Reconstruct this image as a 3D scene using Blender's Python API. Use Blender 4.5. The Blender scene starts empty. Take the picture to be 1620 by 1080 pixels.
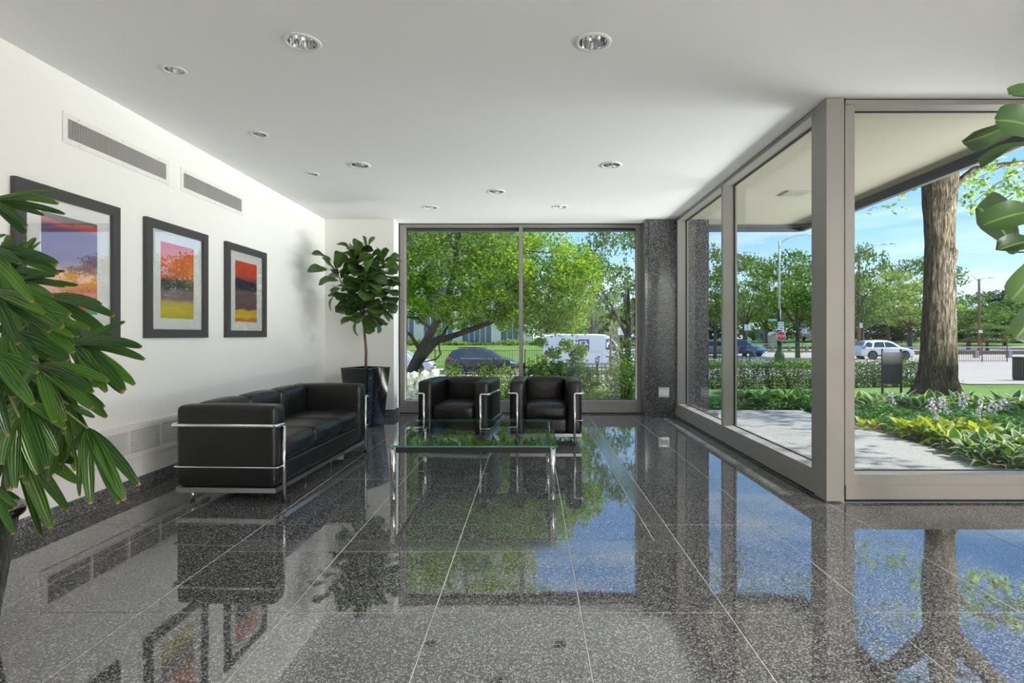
import bpy, bmesh, math, random
import numpy as np
from mathutils import Vector, Matrix, noise

# ------------------------------------------------------------------ camera, world, sun, exposure
F, CX, CY, CAMH = 875.0, 841.0, 530.0, 1.155        # focal length and principal point in 1620x1080 pixels
sc = bpy.context.scene
cam_d = bpy.data.cameras.new('camera'); cam = bpy.data.objects.new('camera', cam_d)
sc.collection.objects.link(cam); sc.camera = cam
cam.location = (0, 0, CAMH); cam.rotation_euler = (math.pi/2, 0, 0)
cam_d.sensor_width = 36; cam_d.sensor_fit = 'HORIZONTAL'; cam_d.lens = F/1620*36
cam_d.shift_x = (810-CX)/1620; cam_d.shift_y = (CY-540)/1620
cam_d.clip_start = .05; cam_d.clip_end = 600
sc.view_settings.view_transform = 'Standard'; sc.view_settings.look = 'None'
sc.view_settings.exposure = 0.84; sc.view_settings.gamma = 1
sc.view_settings.use_curve_mapping = False
sc.cycles.max_bounces = 10; sc.cycles.diffuse_bounces = 6; sc.cycles.glossy_bounces = 5
sc.cycles.transparent_max_bounces = 24; sc.cycles.sample_clamp_indirect = 6.0
sc.cycles.caustics_reflective = True; sc.cycles.caustics_refractive = False

world = bpy.data.worlds.new('sky'); sc.world = world; world.use_nodes = True
def build_sky():
    nt = world.node_tree; nt.nodes.clear(); N = nt.nodes.new; L = nt.links.new
    out = N('ShaderNodeOutputWorld'); bg = N('ShaderNodeBackground'); tc = N('ShaderNodeTexCoord')
    sp = N('ShaderNodeSeparateXYZ'); L(tc.outputs['Generated'], sp.inputs[0])
    r = N('ShaderNodeValToRGB'); L(sp.outputs['Z'], r.inputs[0])
    e = r.color_ramp.elements
    e[0].position = 0.0; e[0].color = (.80, .90, 1, 1)
    e[1].position = 1.0; e[1].color = (.13, .30, .70, 1)
    for p, c in ((.07, (.55, .76, .99)), (.16, (.31, .57, .95)), (.32, (.20, .44, .88))):
        k = e.new(p); k.color = (*c, 1)
    mp = N('ShaderNodeMapping'); L(tc.outputs['Generated'], mp.inputs[0])
    mp.inputs['Scale'].default_value = (1.6, 1.6, 11); mp.inputs['Rotation'].default_value = (.10, .05, .3)
    n = N('ShaderNodeTexNoise'); L(mp.outputs[0], n.inputs['Vector'])
    n.inputs['Scale'].default_value = 2.2; n.inputs['Detail'].default_value = 6; n.inputs['Roughness'].default_value = .55
    cr = N('ShaderNodeValToRGB'); L(n.outputs[0], cr.inputs[0])
    cr.color_ramp.elements[0].position = .48; cr.color_ramp.elements[1].position = .78
    mu = N('ShaderNodeMath'); mu.operation = 'MULTIPLY'; mu.inputs[1].default_value = .75; L(cr.outputs[0], mu.inputs[0])
    mx = N('ShaderNodeMix'); mx.data_type = 'RGBA'
    L(mu.outputs[0], mx.inputs[0]); L(r.outputs[0], mx.inputs[6]); mx.inputs[7].default_value = (.88, .94, 1, 1)
    L(mx.outputs[2], bg.inputs[0]); bg.inputs[1].default_value = .88; L(bg.outputs[0], out.inputs[0])
build_sky()
sun_d = bpy.data.lights.new('sun', 'SUN'); sun = bpy.data.objects.new('sun', sun_d); sc.collection.objects.link(sun)
SUN_AZ, SUN_EL = math.radians(8), math.radians(50)     # azimuth from +X towards +Y
sdir = Vector((math.cos(SUN_EL)*math.cos(SUN_AZ), math.cos(SUN_EL)*math.sin(SUN_AZ), math.sin(SUN_EL)))
sun.rotation_euler = sdir.to_track_quat('Z', 'Y').to_euler()
sun_d.energy = 4.3; sun_d.angle = math.radians(.6); sun_d.color = (1, .95, .86)

REAR = 122.0         # watts of one fill lamp added out of view in the right wing
# unseen area lights added to stand in for daylight bounced off the garden
def bounce_fill(name, x0, x1, y0, y1, z, radiance):
    d = bpy.data.lights.new(name, 'AREA'); o = bpy.data.objects.new(name, d); sc.collection.objects.link(o)
    d.shape = 'RECTANGLE'; d.size = x1-x0; d.size_y = y1-y0; d.energy = radiance*math.pi*(x1-x0)*(y1-y0); d.color = (1, .985, .965)
    o.location = ((x0+x1)/2, (y0+y1)/2, z); o.rotation_euler = (math.pi, 0, 0)
bounce_fill('garden_fill', 8.8, 18.5, 0.0, 10.4, .50, 36.0)
bounce_fill('window_fill', -1.85, 1.5, 8.42, 9.25, .04, 5.0)

# ------------------------------------------------------------------ helpers
C = sc.collection
RNG = random.Random(7)
def at(px, py, Y): return Vector(((px-CX)*Y/F, Y, CAMH-(py-CY)*Y/F))
def lerp(a, b, t): return a+(b-a)*t
def interp(x, xs, ys):
    return float(np.interp(x, xs, ys))

class MB:
    """collects polygons; build() links them as one mesh object"""
    def __init__(s): s.v = []; s.f = []
    def add(s, vs, fs):
        o = len(s.v); s.v += [tuple(p) for p in vs]; s.f += [tuple(i+o for i in f) for f in fs]; return s
    def box(s, x0, x1, y0, y1, z0, z1):
        return s.add([(x0,y0,z0),(x1,y0,z0),(x1,y1,z0),(x0,y1,z0),(x0,y0,z1),(x1,y0,z1),(x1,y1,z1),(x0,y1,z1)],
                     [(0,3,2,1),(4,5,6,7),(0,1,5,4),(1,2,6,5),(2,3,7,6),(3,0,4,7)])
    def hexa(s, bot, top):
        n = len(bot)
        return s.add(list(bot)+list(top), [tuple(range(n-1,-1,-1)), tuple(range(n,2*n))]+[(i,(i+1)%n,n+(i+1)%n,n+i) for i in range(n)])
    def prism(s, poly, axis, a, b):
        """polygon in the two other axes, extruded along axis from a to b"""
        def m(p, t): return {'x':(t,p[0],p[1]),'y':(p[0],t,p[1]),'z':(p[0],p[1],t)}[axis]
        return s.hexa([m(p,a) for p in poly],[m(p,b) for p in poly])
    def tube(s, pts, r, seg=10, caps=True):
        pts = [Vector(p) for p in pts]; n = len(pts)
        rs = r if isinstance(r, (list, tuple)) else [r]*n
        tang = []
        for i in range(n):
            t = (pts[min(i+1,n-1)]-pts[max(i-1,0)])
            tang.append(t.normalized() if t.length > 1e-9 else Vector((0,0,1)))
        ref = Vector((0,0,1)) if abs(tang[0].z) < .9 else Vector((1,0,0))
        u = tang[0].cross(ref).normalized(); vs = []
        for i in range(n):
            u = (u - tang[i]*u.dot(tang[i])).normalized(); w = tang[i].cross(u)
            for k in range(seg):
                a = 2*math.pi*k/seg
                vs.append(pts[i]+(u*math.cos(a)+w*math.sin(a))*rs[i])
        fs = []
        for i in range(n-1):
            for k in range(seg):
                fs.append((i*seg+k, i*seg+(k+1)%seg, (i+1)*seg+(k+1)%seg, (i+1)*seg+k))
        if caps: fs += [tuple(range(seg-1,-1,-1)), tuple(range((n-1)*seg, n*seg))]
        return s.add(vs, fs)
    def lathe(s, prof, seg=24, c=(0,0,0), close=True):
        """prof: list of (r, z)"""
        vs = []; fs = []; n = len(prof)
        for r, z in prof:
            for k in range(seg):
                a = 2*math.pi*k/seg; vs.append((c[0]+r*math.cos(a), c[1]+r*math.sin(a), c[2]+z))
        for i in range(n-1):
            for k in range(seg): fs.append((i*seg+k, i*seg+(k+1)%seg, (i+1)*seg+(k+1)%seg, (i+1)*seg+k))
        if close: fs += [tuple(range(seg-1,-1,-1)), tuple(range((n-1)*seg, n*seg))]
        return s.add(vs, fs)
    def rbox(s, c, size, r, puff=0, n=6, rot=None):
        """rounded, slightly puffed cushion or block"""
        a = [q/2 for q in size]; r = min(r, min(a)*.98)
        co = []
        for h in a:
            inner = list(np.linspace(-(h-r), h-r, n)); e = [h, h-r*.35]
            co.append([-e[0], -e[1]]+inner+[e[1], e[0]])
        idx = {}; vs = []; fs = []
        def vert(i, j, k):
            key = (i, j, k)
            if key in idx: return idx[key]
            p = Vector((co[0][i], co[1][j], co[2][k]))
            q = Vector([max(-(a[m]-r), min(a[m]-r, p[m])) for m in range(3)])
            d = p-q
            p2 = q+d.normalized()*r if d.length > 1e-9 else p
            if puff:
                t = [1-(p[m]/a[m])**2 for m in range(3)]
                for m in range(3):
                    if abs(abs(p[m])-a[m]) < 1e-6:
                        o = [x for x in range(3) if x != m]
                        p2[m] += math.copysign(puff*t[o[0]]*t[o[1]], p[m])
            if rot: p2 = rot @ p2
            idx[key] = len(vs); vs.append((p2[0]+c[0], p2[1]+c[1], p2[2]+c[2])); return idx[key]
        M = [len(q)-1 for q in co]
        for ax in range(3):
            b, d = [x for x in range(3) if x != ax]
            for side in (0, M[ax]):
                for i in range(M[b]):
                    for j in range(M[d]):
                        def q(ii, jj):
                            k = [0,0,0]; k[ax] = side; k[b] = ii; k[d] = jj; return vert(*k)
                        f = [q(i,j), q(i+1,j), q(i+1,j+1), q(i,j+1)]
                        flip = (side == 0) ^ (ax == 1)
                        fs.append(tuple(reversed(f)) if flip else tuple(f))
        return s.add(vs, fs)
    def mesh(s, name, m=None, smooth=False):
        me = bpy.data.meshes.new(name); me.from_pydata(s.v, [], s.f); me.update()
        if m: me.materials.append(m)
        if smooth: me.shade_smooth() if smooth is True else me.set_sharp_from_angle(angle=smooth)
        if smooth and smooth is not True: pass
        return me
    def build(s, name, m, parent=None, smooth=False):
        return obj(name, s.mesh(name, m, smooth), parent)
def obj(name, me, parent=None):
    o = bpy.data.objects.new(name, me); C.objects.link(o)
    if parent is not None: o.parent = parent
    return o
def tag(o, label=None, cat=None, group=None, kind=None):
    if label: o['label'] = label
    if cat: o['category'] = cat
    if group: o['group'] = group
    if kind: o['kind'] = kind
    return o
def thing(name, label, cat, loc=(0,0,0), rz=0, group=None):
    o = bpy.data.objects.new(name, None); C.objects.link(o); o.location = loc; o.rotation_euler = (0,0,rz)
    o.empty_display_size = .1
    return tag(o, label, cat, group)
def struct(name, m, mb, label, smooth=False):
    return tag(mb.build(name, m, None, smooth), label, None, None, 'structure')
def copy_tree(o, parent=None):
    c = o.copy(); C.objects.link(c); c.parent = parent
    for ch in list(o.children): copy_tree(ch, c)
    return c
def fillet(pts, rad, n=5):
    pts = [Vector(p) for p in pts]; out = [pts[0]]
    for i in range(1, len(pts)-1):
        a, b, c = pts[i-1], pts[i], pts[i+1]
        u = (a-b).normalized(); w = (c-b).normalized(); d = min(rad, (a-b).length*.49, (c-b).length*.49)
        p0, p1 = b+u*d, b+w*d
        for k in range(n+1):
            t = k/n; out.append(p0*(1-t)**2+b*2*t*(1-t)+p1*t*t)
    out.append(pts[-1]); return out

# ------------------------------------------------------------------ materials
def newmat(name):
    m = bpy.data.materials.new(name); m.use_nodes = True
    nt = m.node_tree; b = nt.nodes['Principled BSDF']
    return m, nt, b, nt.nodes.new, nt.links.new
def plain(name, col, rough=.5, metal=0, spec=.5, bump=0, bscale=60, coat=0, var=0, vscale=3, ior=None):
    m, nt, b, N, L = newmat(name)
    b.inputs['Base Color'].default_value = (*col, 1); b.inputs['Roughness'].default_value = rough
    b.inputs['Metallic'].default_value = metal; b.inputs['Specular IOR Level'].default_value = spec
    if ior: b.inputs['IOR'].default_value = ior
    if coat: b.inputs['Coat Weight'].default_value = coat; b.inputs['Coat Roughness'].default_value = .05
    tc = N('ShaderNodeTexCoord')
    if var:
        n = N('ShaderNodeTexNoise'); n.inputs['Scale'].default_value = vscale; n.inputs['Detail'].default_value = 5
        L(tc.outputs['Object'], n.inputs['Vector'])
        mx = N('ShaderNodeMix'); mx.data_type = 'RGBA'; L(n.outputs[0], mx.inputs[0])
        mx.inputs[6].default_value = (*[c*(1-var) for c in col], 1); mx.inputs[7].default_value = (*[min(1, c*(1+var)) for c in col], 1)
        L(mx.outputs[2], b.inputs['Base Color'])
    if bump:
        n2 = N('ShaderNodeTexNoise'); n2.inputs['Scale'].default_value = bscale; n2.inputs['Detail'].default_value = 4
        L(tc.outputs['Object'], n2.inputs['Vector'])
        bp = N('ShaderNodeBump'); bp.inputs['Strength'].default_value = bump; bp.inputs['Distance'].default_value = .01
        L(n2.outputs[0], bp.inputs['Height']); L(bp.outputs[0], b.inputs['Normal'])
    return m
def ramp(N, L, src, stops, interp_='LINEAR'):
    r = N('ShaderNodeValToRGB'); r.color_ramp.interpolation = interp_
    e = r.color_ramp.elements
    e[0].position = stops[0][0]; e[0].color = (*stops[0][1], 1)
    e[1].position = stops[-1][0]; e[1].color = (*stops[-1][1], 1)
    for p, c in stops[1:-1]:
        k = e.new(p); k.color = (*c, 1)
    L(src, r.inputs[0]); return r
def granite(name, stops, scale=230, rough=.06, ior=1.5, wav=0.0, coord='Object'):
    m, nt, b, N, L = newmat(name)
    g = N('ShaderNodeNewGeometry')
    v = N('ShaderNodeTexVoronoi'); v.inputs['Scale'].default_value = scale; L(g.outputs['Position'], v.inputs['Vector'])
    n = N('ShaderNodeTexNoise'); n.inputs['Scale'].default_value = scale*.45; n.inputs['Detail'].default_value = 3
    L(g.outputs['Position'], n.inputs['Vector'])
    sp = N('ShaderNodeSeparateColor'); L(v.outputs['Color'], sp.inputs[0])
    mm = N('ShaderNodeMix'); mm.data_type = 'FLOAT'; mm.inputs[0].default_value = .4
    L(sp.outputs[0], mm.inputs[2]); L(n.outputs[0], mm.inputs[3])
    r = ramp(N, L, mm.outputs[0], stops)
    L(r.outputs[0], b.inputs['Base Color'])
    b.inputs['Roughness'].default_value = rough; b.inputs['IOR'].default_value = ior
    if wav:
        n2 = N('ShaderNodeTexNoise'); n2.inputs['Scale'].default_value = 5; n2.inputs['Detail'].default_value = 1
        L(g.outputs['Position'], n2.inputs['Vector'])
        bp = N('ShaderNodeBump'); bp.inputs['Strength'].default_value = 1; bp.inputs['Distance'].default_value = wav
        L(n2.outputs[0], bp.inputs['Height']); L(bp.outputs[0], b.inputs['Normal'])
    return m
def thinglass(name, tint=(.96, .98, .97), ior=1.5, rough=0.0, boost=1.0):
    m = bpy.data.materials.new(name); m.use_nodes = True; nt = m.node_tree; nt.nodes.clear(); N = nt.nodes.new; L = nt.links.new
    o = N('ShaderNodeOutputMaterial'); t = N('ShaderNodeBsdfTransparent'); t.inputs[0].default_value = (*tint, 1)
    g = N('ShaderNodeBsdfGlossy'); g.inputs['Roughness'].default_value = rough
    f = N('ShaderNodeFresnel'); f.inputs['IOR'].default_value = ior; mx = N('ShaderNodeMixShader')
    # the fresnel of the front side on both faces of a thin pane
    geo = N('ShaderNodeNewGeometry'); mxn = N('ShaderNodeMix'); mxn.data_type = 'FLOAT'
    L(geo.outputs['Backfacing'], mxn.inputs[0]); mxn.inputs[2].default_value = ior; mxn.inputs[3].default_value = 1/ior
    L(mxn.outputs[0], f.inputs['IOR'])
    mul = N('ShaderNodeMath'); mul.operation = 'MULTIPLY'; mul.inputs[1].default_value = boost; mul.use_clamp = True
    L(f.outputs[0], mul.inputs[0]); L(mul.outputs[0], mx.inputs[0]); L(t.outputs[0], mx.inputs[1]); L(g.outputs[0], mx.inputs[2]); L(mx.outputs[0], o.inputs[0])
    return m
def leafmat(name, dark, light, rough=.45, trans=.35, transcol=None, edge=None, rib=None, spec=.4, edge_at=.72, mid=None, tip=None, pleat_shade=0):
    """leaf with per-leaf variation, translucency, optional pale margin (edge) or pale midrib (rib)"""
    m, nt, b, N, L = newmat(name); out = nt.nodes['Material Output']
    g = N('ShaderNodeNewGeometry'); oi = N('ShaderNodeObjectInfo')
    ad = N('ShaderNodeMath'); ad.operation = 'ADD'; L(g.outputs['Random Per Island'], ad.inputs[0]); L(oi.outputs['Random'], ad.inputs[1])
    fr = N('ShaderNodeMath'); fr.operation = 'FRACT'; L(ad.outputs[0], fr.inputs[0])
    st = [(0, dark)] + ([(.5, mid)] if mid else []) + [(1, light)]
    r = ramp(N, L, fr.outputs[0], st); col = r.outputs[0]
    at_ = N('ShaderNodeAttribute'); at_.attribute_name = 'edge'; ab = N('ShaderNodeMath'); ab.operation = 'ABSOLUTE'; L(at_.outputs['Fac'], ab.inputs[0])
    def blend(col, stops, c2):
        rr = ramp(N, L, ab.outputs[0], stops); mx = N('ShaderNodeMix'); mx.data_type = 'RGBA'
        L(rr.outputs[0], mx.inputs[0]); L(col, mx.inputs[6]); mx.inputs[7].default_value = (*c2, 1); return mx.outputs[2]
    if edge: col = blend(col, [(edge_at-.06, (0,0,0)), (edge_at+.06, (1,1,1))], edge)
    if rib: col = blend(col, [(.02, (1,1,1)), (.10, (0,0,0))], rib)
    if pleat_shade:  # pleat shading painted into the leaf colour as light and dark bands
        ms_ = N('ShaderNodeMath'); ms_.operation = 'MULTIPLY'; ms_.inputs[1].default_value = pleat_shade; L(at_.outputs['Fac'], ms_.inputs[0])
        sn = N('ShaderNodeMath'); sn.operation = 'SINE'; L(ms_.outputs[0], sn.inputs[0])
        rr = ramp(N, L, sn.outputs[0], [(0, (.78,.78,.78)), (.9, (1.12,1.12,1.12))]); mx = N('ShaderNodeMix'); mx.data_type = 'RGBA'; mx.blend_type = 'MULTIPLY'; mx.inputs[0].default_value = 1
        L(col, mx.inputs[6]); L(rr.outputs[0], mx.inputs[7]); col = mx.outputs[2]
        bp = N('ShaderNodeBump'); bp.inputs['Strength'].default_value = .5; bp.inputs['Distance'].default_value = .003; L(sn.outputs[0], bp.inputs['Height']); L(bp.outputs[0], b.inputs['Normal'])
    if tip:
        al = N('ShaderNodeAttribute'); al.attribute_name = 'along'; rr = ramp(N, L, al.outputs['Fac'], [(.965, (0,0,0)), (.99, (1,1,1))])
        mx = N('ShaderNodeMix'); mx.data_type = 'RGBA'; L(rr.outputs[0], mx.inputs[0]); L(col, mx.inputs[6]); mx.inputs[7].default_value = (*tip, 1); col = mx.outputs[2]
    L(col, b.inputs['Base Color']); b.inputs['Roughness'].default_value = rough; b.inputs['Specular IOR Level'].default_value = spec
    t = N('ShaderNodeBsdfTranslucent')
    mc = N('ShaderNodeMix'); mc.data_type = 'RGBA'; mc.blend_type = 'MULTIPLY'; mc.inputs[0].default_value = 1
    L(col, mc.inputs[6]); mc.inputs[7].default_value = (*(transcol or (1.9, 1.7, .7)), 1); L(mc.outputs[2], t.inputs[0])
    ms = N('ShaderNodeMixShader'); ms.inputs[0].default_value = trans
    L(b.outputs[0], ms.inputs[1]); L(t.outputs[0], ms.inputs[2]); L(ms.outputs[0], out.inputs[0])
    return m
def leather(name, wr=.3):
    m, nt, b, N, L = newmat(name)
    tc = N('ShaderNodeTexCoord'); g = N('ShaderNodeNewGeometry')
    b.inputs['Base Color'].default_value = (.008, .008, .0088, 1); b.inputs['Roughness'].default_value = .36
    b.inputs['Specular IOR Level'].default_value = .38
    n1 = N('ShaderNodeTexNoise'); n1.inputs['Scale'].default_value = 5; n1.inputs['Detail'].default_value = 4; n1.inputs['Distortion'].default_value = 1.2
    n2 = N('ShaderNodeTexVoronoi'); n2.inputs['Scale'].default_value = 260
    L(g.outputs['Position'], n1.inputs['Vector']); L(g.outputs['Position'], n2.inputs['Vector'])
    b1 = N('ShaderNodeBump'); b1.inputs['Strength'].default_value = wr; b1.inputs['Distance'].default_value = .03
    b2 = N('ShaderNodeBump'); b2.inputs['Strength'].default_value = .12; b2.inputs['Distance'].default_value = .002
    L(n1.outputs[0], b1.inputs['Height']); L(n2.outputs['Distance'], b2.inputs['Height'])
    L(b1.outputs[0], b2.inputs['Normal']); L(b2.outputs[0], b.inputs['Normal'])
    return m
M = {}
M['wall'] = plain('wall_paint', (.86, .85, .82), .7, bump=.03, bscale=180)
M['ceiling'] = plain('ceiling_paint', (.86, .86, .87), .85, bump=.02, bscale=90)
M['tile'] = granite('granite_tile', [(.20, (.015,.015,.016)), (.42, (.055,.055,.058)), (.60, (.115,.115,.12)), (.78, (.36,.36,.365))], 205, .03, 2.2, .0003)
M['tile_strip'] = granite('granite_strip', [(.22, (.05,.05,.052)), (.42, (.09,.09,.094)), (.60, (.15,.15,.155)), (.80, (.30,.30,.30))], 230, .10, 2.5, .0003)
M['grout'] = plain('grout', (.62, .62, .62), .8)
M['granite_col'] = granite('granite_column', [(.2, (.02,.02,.022)), (.45, (.05,.05,.053)), (.65, (.10,.10,.105)), (.82, (.33,.33,.34))], 150, .16, 1.5)
M['granite_base'] = granite('granite_skirting', [(.2, (.03,.03,.032)), (.45, (.08,.08,.083)), (.65, (.16,.16,.165)), (.82, (.42,.42,.43))], 170, .2, 1.5)
M['frame'] = plain('frame_paint', (.265, .25, .232), .45)
M['dark'] = plain('dark_gap', (.008, .008, .009), .7)
M['white'] = plain('white_enamel', (.80, .79, .76), .5)
M['glass'] = thinglass('window_glass', (.95, .97, .965), 1.45, 0, .65)
M['picture_glass'] = thinglass('picture_glass', (.99, .99, .99), 1.5, 0, 2.2)
M['table_glass'] = thinglass('table_glass', (.86, .95, .91), 1.52)
M['glass_edge'] = plain('glass_edge', (.05, .16, .13), .1, spec=.8)
M['chrome'] = plain('chrome', (.83, .83, .84), .09, 1)
M['steel'] = plain('brushed_steel', (.55, .55, .56), .28, 1)
M['leather'] = leather('black_leather', .07); M['leather_soft'] = leather('creased_black_leather', .45)
M['black_metal'] = plain('black_metal', (.012, .012, .013), .35)
M['black_gloss'] = plain('black_gloss', (.008, .008, .009), .08, spec=.6)
M['rubber'] = plain('rubber', (.01, .01, .01), .7)
M['frame_wood'] = plain('charcoal_wood', (.045, .043, .045), .42, bump=.05, bscale=80)
M['mat'] = plain('mat_board', (.86, .86, .85), .8)
M['soil'] = plain('moss_soil', (.10, .11, .03), .95, bump=.8, bscale=60, var=.5, vscale=40)
M['trunk'] = plain('fig_bark', (.16, .085, .05), .8, bump=.4, bscale=80)
M['fig_leaf'] = leafmat('fig_leaf', (.020, .055, .016), (.07, .15, .035), .33, .18, rib=(.14, .22, .07), spec=.5)
M['fig_leaf_backlit'] = leafmat('backlit_fig_leaf', (.018, .045, .016), (.055, .12, .03), .35, .22, rib=(.14, .22, .07), spec=.4)  # darker copy of the fig leaf; its backlit shade is in the colour
M['palm_leaf'] = leafmat('palm_leaf', (.016, .062, .012), (.075, .18, .024), .28, .25, spec=.5, tip=(.30,.20,.05), pleat_shade=13)
# ------------------------------------------------------------------ the room
XL, XR, YB, YC, ZC = -2.92, 2.03, 8.10, 7.81, 2.79      # left wall, side glazing, back window, back wall, ceiling
YF, XE, YR = 3.806, 3.95, -2.6                            # front glazing, right wall, rear wall
WX0, WX1 = -1.946, 1.62                                   # back window
TW, TD, TX, TY = .6116, 1.068, .2055, 2.3047              # floor tiles

def build_floor():
    fl = struct('floor', M['grout'], MB().box(XL-.1, XR+.13, YF-.02, YB+.1, -.12, -.002).box(XL-.1, XE+.1, YR-.1, YF-.02, -.12, -.002), 'polished dark granite tile floor of the lobby')
    rng = random.Random(3); cache = {}
    def tile(x0, x1, y0, y1, m='tile', tilt=.04):
        x0, x1, y0, y1 = x0+.0023, x1-.0023, y0+.0023, y1-.0023
        w, d = x1-x0, y1-y0
        if w < .03 or d < .03: return
        key = (round(w, 3), round(d, 3), m)
        if key not in cache:
            e = .0012; a, b = w/2, d/2
            bot = [(-a,-b,-.012),(a,-b,-.012),(a,b,-.012),(-a,b,-.012)]
            mid = [(-a,-b,-e),(a,-b,-e),(a,b,-e),(-a,b,-e)]; top = [(-a+e,-b+e,0),(a-e,-b+e,0),(a-e,b-e,0),(-a+e,b-e,0)]
            mb = MB().add(bot+mid+top, [(i,(i+1)%4,4+(i+1)%4,4+i) for i in range(4)]+[(4+i,4+(i+1)%4,8+(i+1)%4,8+i) for i in range(4)]+[(8,9,10,11)])
            cache[key] = mb.mesh('tile', M[m])
        o = obj('tile', cache[key], fl); o.location = ((x0+x1)/2, (y0+y1)/2, 0)
        o.rotation_euler = (math.radians(rng.gauss(0, tilt)), math.radians(rng.gauss(0, tilt)), 0)
    sy0, sy1, sx0 = 2.955, 3.11, .69
    for i in range(-6, 8):
        for j in range(-5, 7):
            x0, x1 = TX+i*TW, TX+(i+1)*TW; y0, y1 = TY+j*TD, TY+(j+1)*TD
            x0, x1 = max(x0, XL+.012), min(x1, XE); y0, y1 = max(y0, YR), min(y1, YB-.02)
            if y0 > YF-.05: x1 = min(x1, XR+.02)
            elif y1 > YF and x0 >= XR-.2: y1 = YF+.015
            if y1 > YF+.05 and x1 > XR+.02:
                tile(XR+.02, x1, y0, YF+.015); x1 = XR+.02
            if x1-x0 < .04 or y1-y0 < .04: continue
            cuts = []
            if j == 0 and -3 <= i <= 0: cuts = [(x0,x1,y0,sy0,'tile'), (x0,x1,sy0,sy1,'tile_strip')]; rest = (x0,x1,sy1,y1)
            else: rest = (x0,x1,y0,y1)
            if i == 0 and 0 <= j <= 3: cuts += [(rest[0],sx0,rest[2],rest[3],'tile'), (sx0,rest[1],rest[2],rest[3],'tile_strip')]
            else: cuts.append((*rest, 'tile'))
            for c in cuts: tile(*c)
    return fl
floor = build_floor()

DOWN = [(478,67,1), (938,67,1), (569,261,1), (967,261,1), (785,303,1), (681,328,1), (886,327,1), (276,111,0), (410,212,0), (494,275,0)]
def lamp_xy(px, py):
    Y = (ZC-CAMH)*F/(CY-py); return (px-CX)*Y/F, Y
LAMPS = [(*lamp_xy(px, py), .083 if big else .055) for px, py, big in DOWN]

def build_ceiling():
    bm = bmesh.new()
    def loop(pts):
        vs = [bm.verts.new((x, y, ZC)) for x, y in pts]
        return [bm.edges.new((vs[i], vs[(i+1)%len(vs)])) for i in range(len(vs))]
    ed = loop([(XL-.1, YR-.1), (XE+.1, YR-.1), (XE+.1, YF+.02), (XR+.02, YF+.02), (XR+.02, YC), (WX1+.0, YC), (WX1, YB+.05), (WX0, YB+.05), (WX0, YC), (XL-.1, YC)])
    for x, y, r in LAMPS: ed += loop([(x+r*math.cos(2*math.pi*k/28), y+r*math.sin(2*math.pi*k/28)) for k in range(28)])
    bmesh.ops.triangle_fill(bm, edges=ed, use_beauty=True, use_dissolve=False)
    for f in bm.faces:
        if f.normal.z > 0: f.normal_flip()
    me = bpy.data.meshes.new('ceiling'); bm.to_mesh(me); bm.free(); me.materials.append(M['ceiling'])
    tag(obj('ceiling', me), 'smooth light grey plaster ceiling with recessed downlights', None, None, 'structure')
    # closed slab above so that no daylight leaks into the lamp cans
    struct('ceiling_slab', M['ceiling'], MB().box(XL-.3, XE+.02, YR-.3, YB+.1, ZC+.2, ZC+.5), 'concrete slab above the ceiling')
build_ceiling()

struct('wall_left', M['wall'], MB().box(XL-.2, XL, YR-.2, YC+.2, 0, ZC+.2), 'long off-white painted wall hung with three pictures')
struct('wall_back', M['wall'], MB().box(XL, WX0, YC, YB+.25, 0, ZC+.2), 'narrow off-white wall beside the back window')
struct('wall_rear', M['wall'], MB().box(XL-.2, XE+.2, YR-.2, YR, 0, ZC+.2), 'off-white wall at the near end of the lobby')
struct('wall_right', M['wall'], MB().box(XE, XE+.15, YR, YF+.2, 0, ZC+.2), 'off-white wall at the right end of the lobby')
struct('baseboard_left', M['granite_base'], MB().box(XL, XL+.012, YR, YC, 0, .105), 'grey granite skirting along the picture wall')
struct('baseboard_back', M['granite_base'], MB().box(XL, WX0+.012, YC-.012, YC, 0, .105).box(WX0, WX0+.012, YC, YB-.01, 0, .105), 'grey granite skirting below the narrow back wall')

# granite column, inside and out
struct('column_granite', M['granite_col'], MB().box(1.60, 2.50, 7.80, 8.28, 0, 2.80), 'dark speckled granite column between the two glass walls')
struct('trim_1', M['dark'], MB().box(1.648, 1.652, 7.797, 7.80, 0, ZC), 'thin vertical joint in the granite column')
struct('column_footing', M['granite_base'], MB().box(2.42, 2.60, 7.70, 7.86, 0, .075).box(2.2, 2.56, 7.74, 7.80, 0, .02), 'low stone footing at the foot of the granite column outside')

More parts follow.
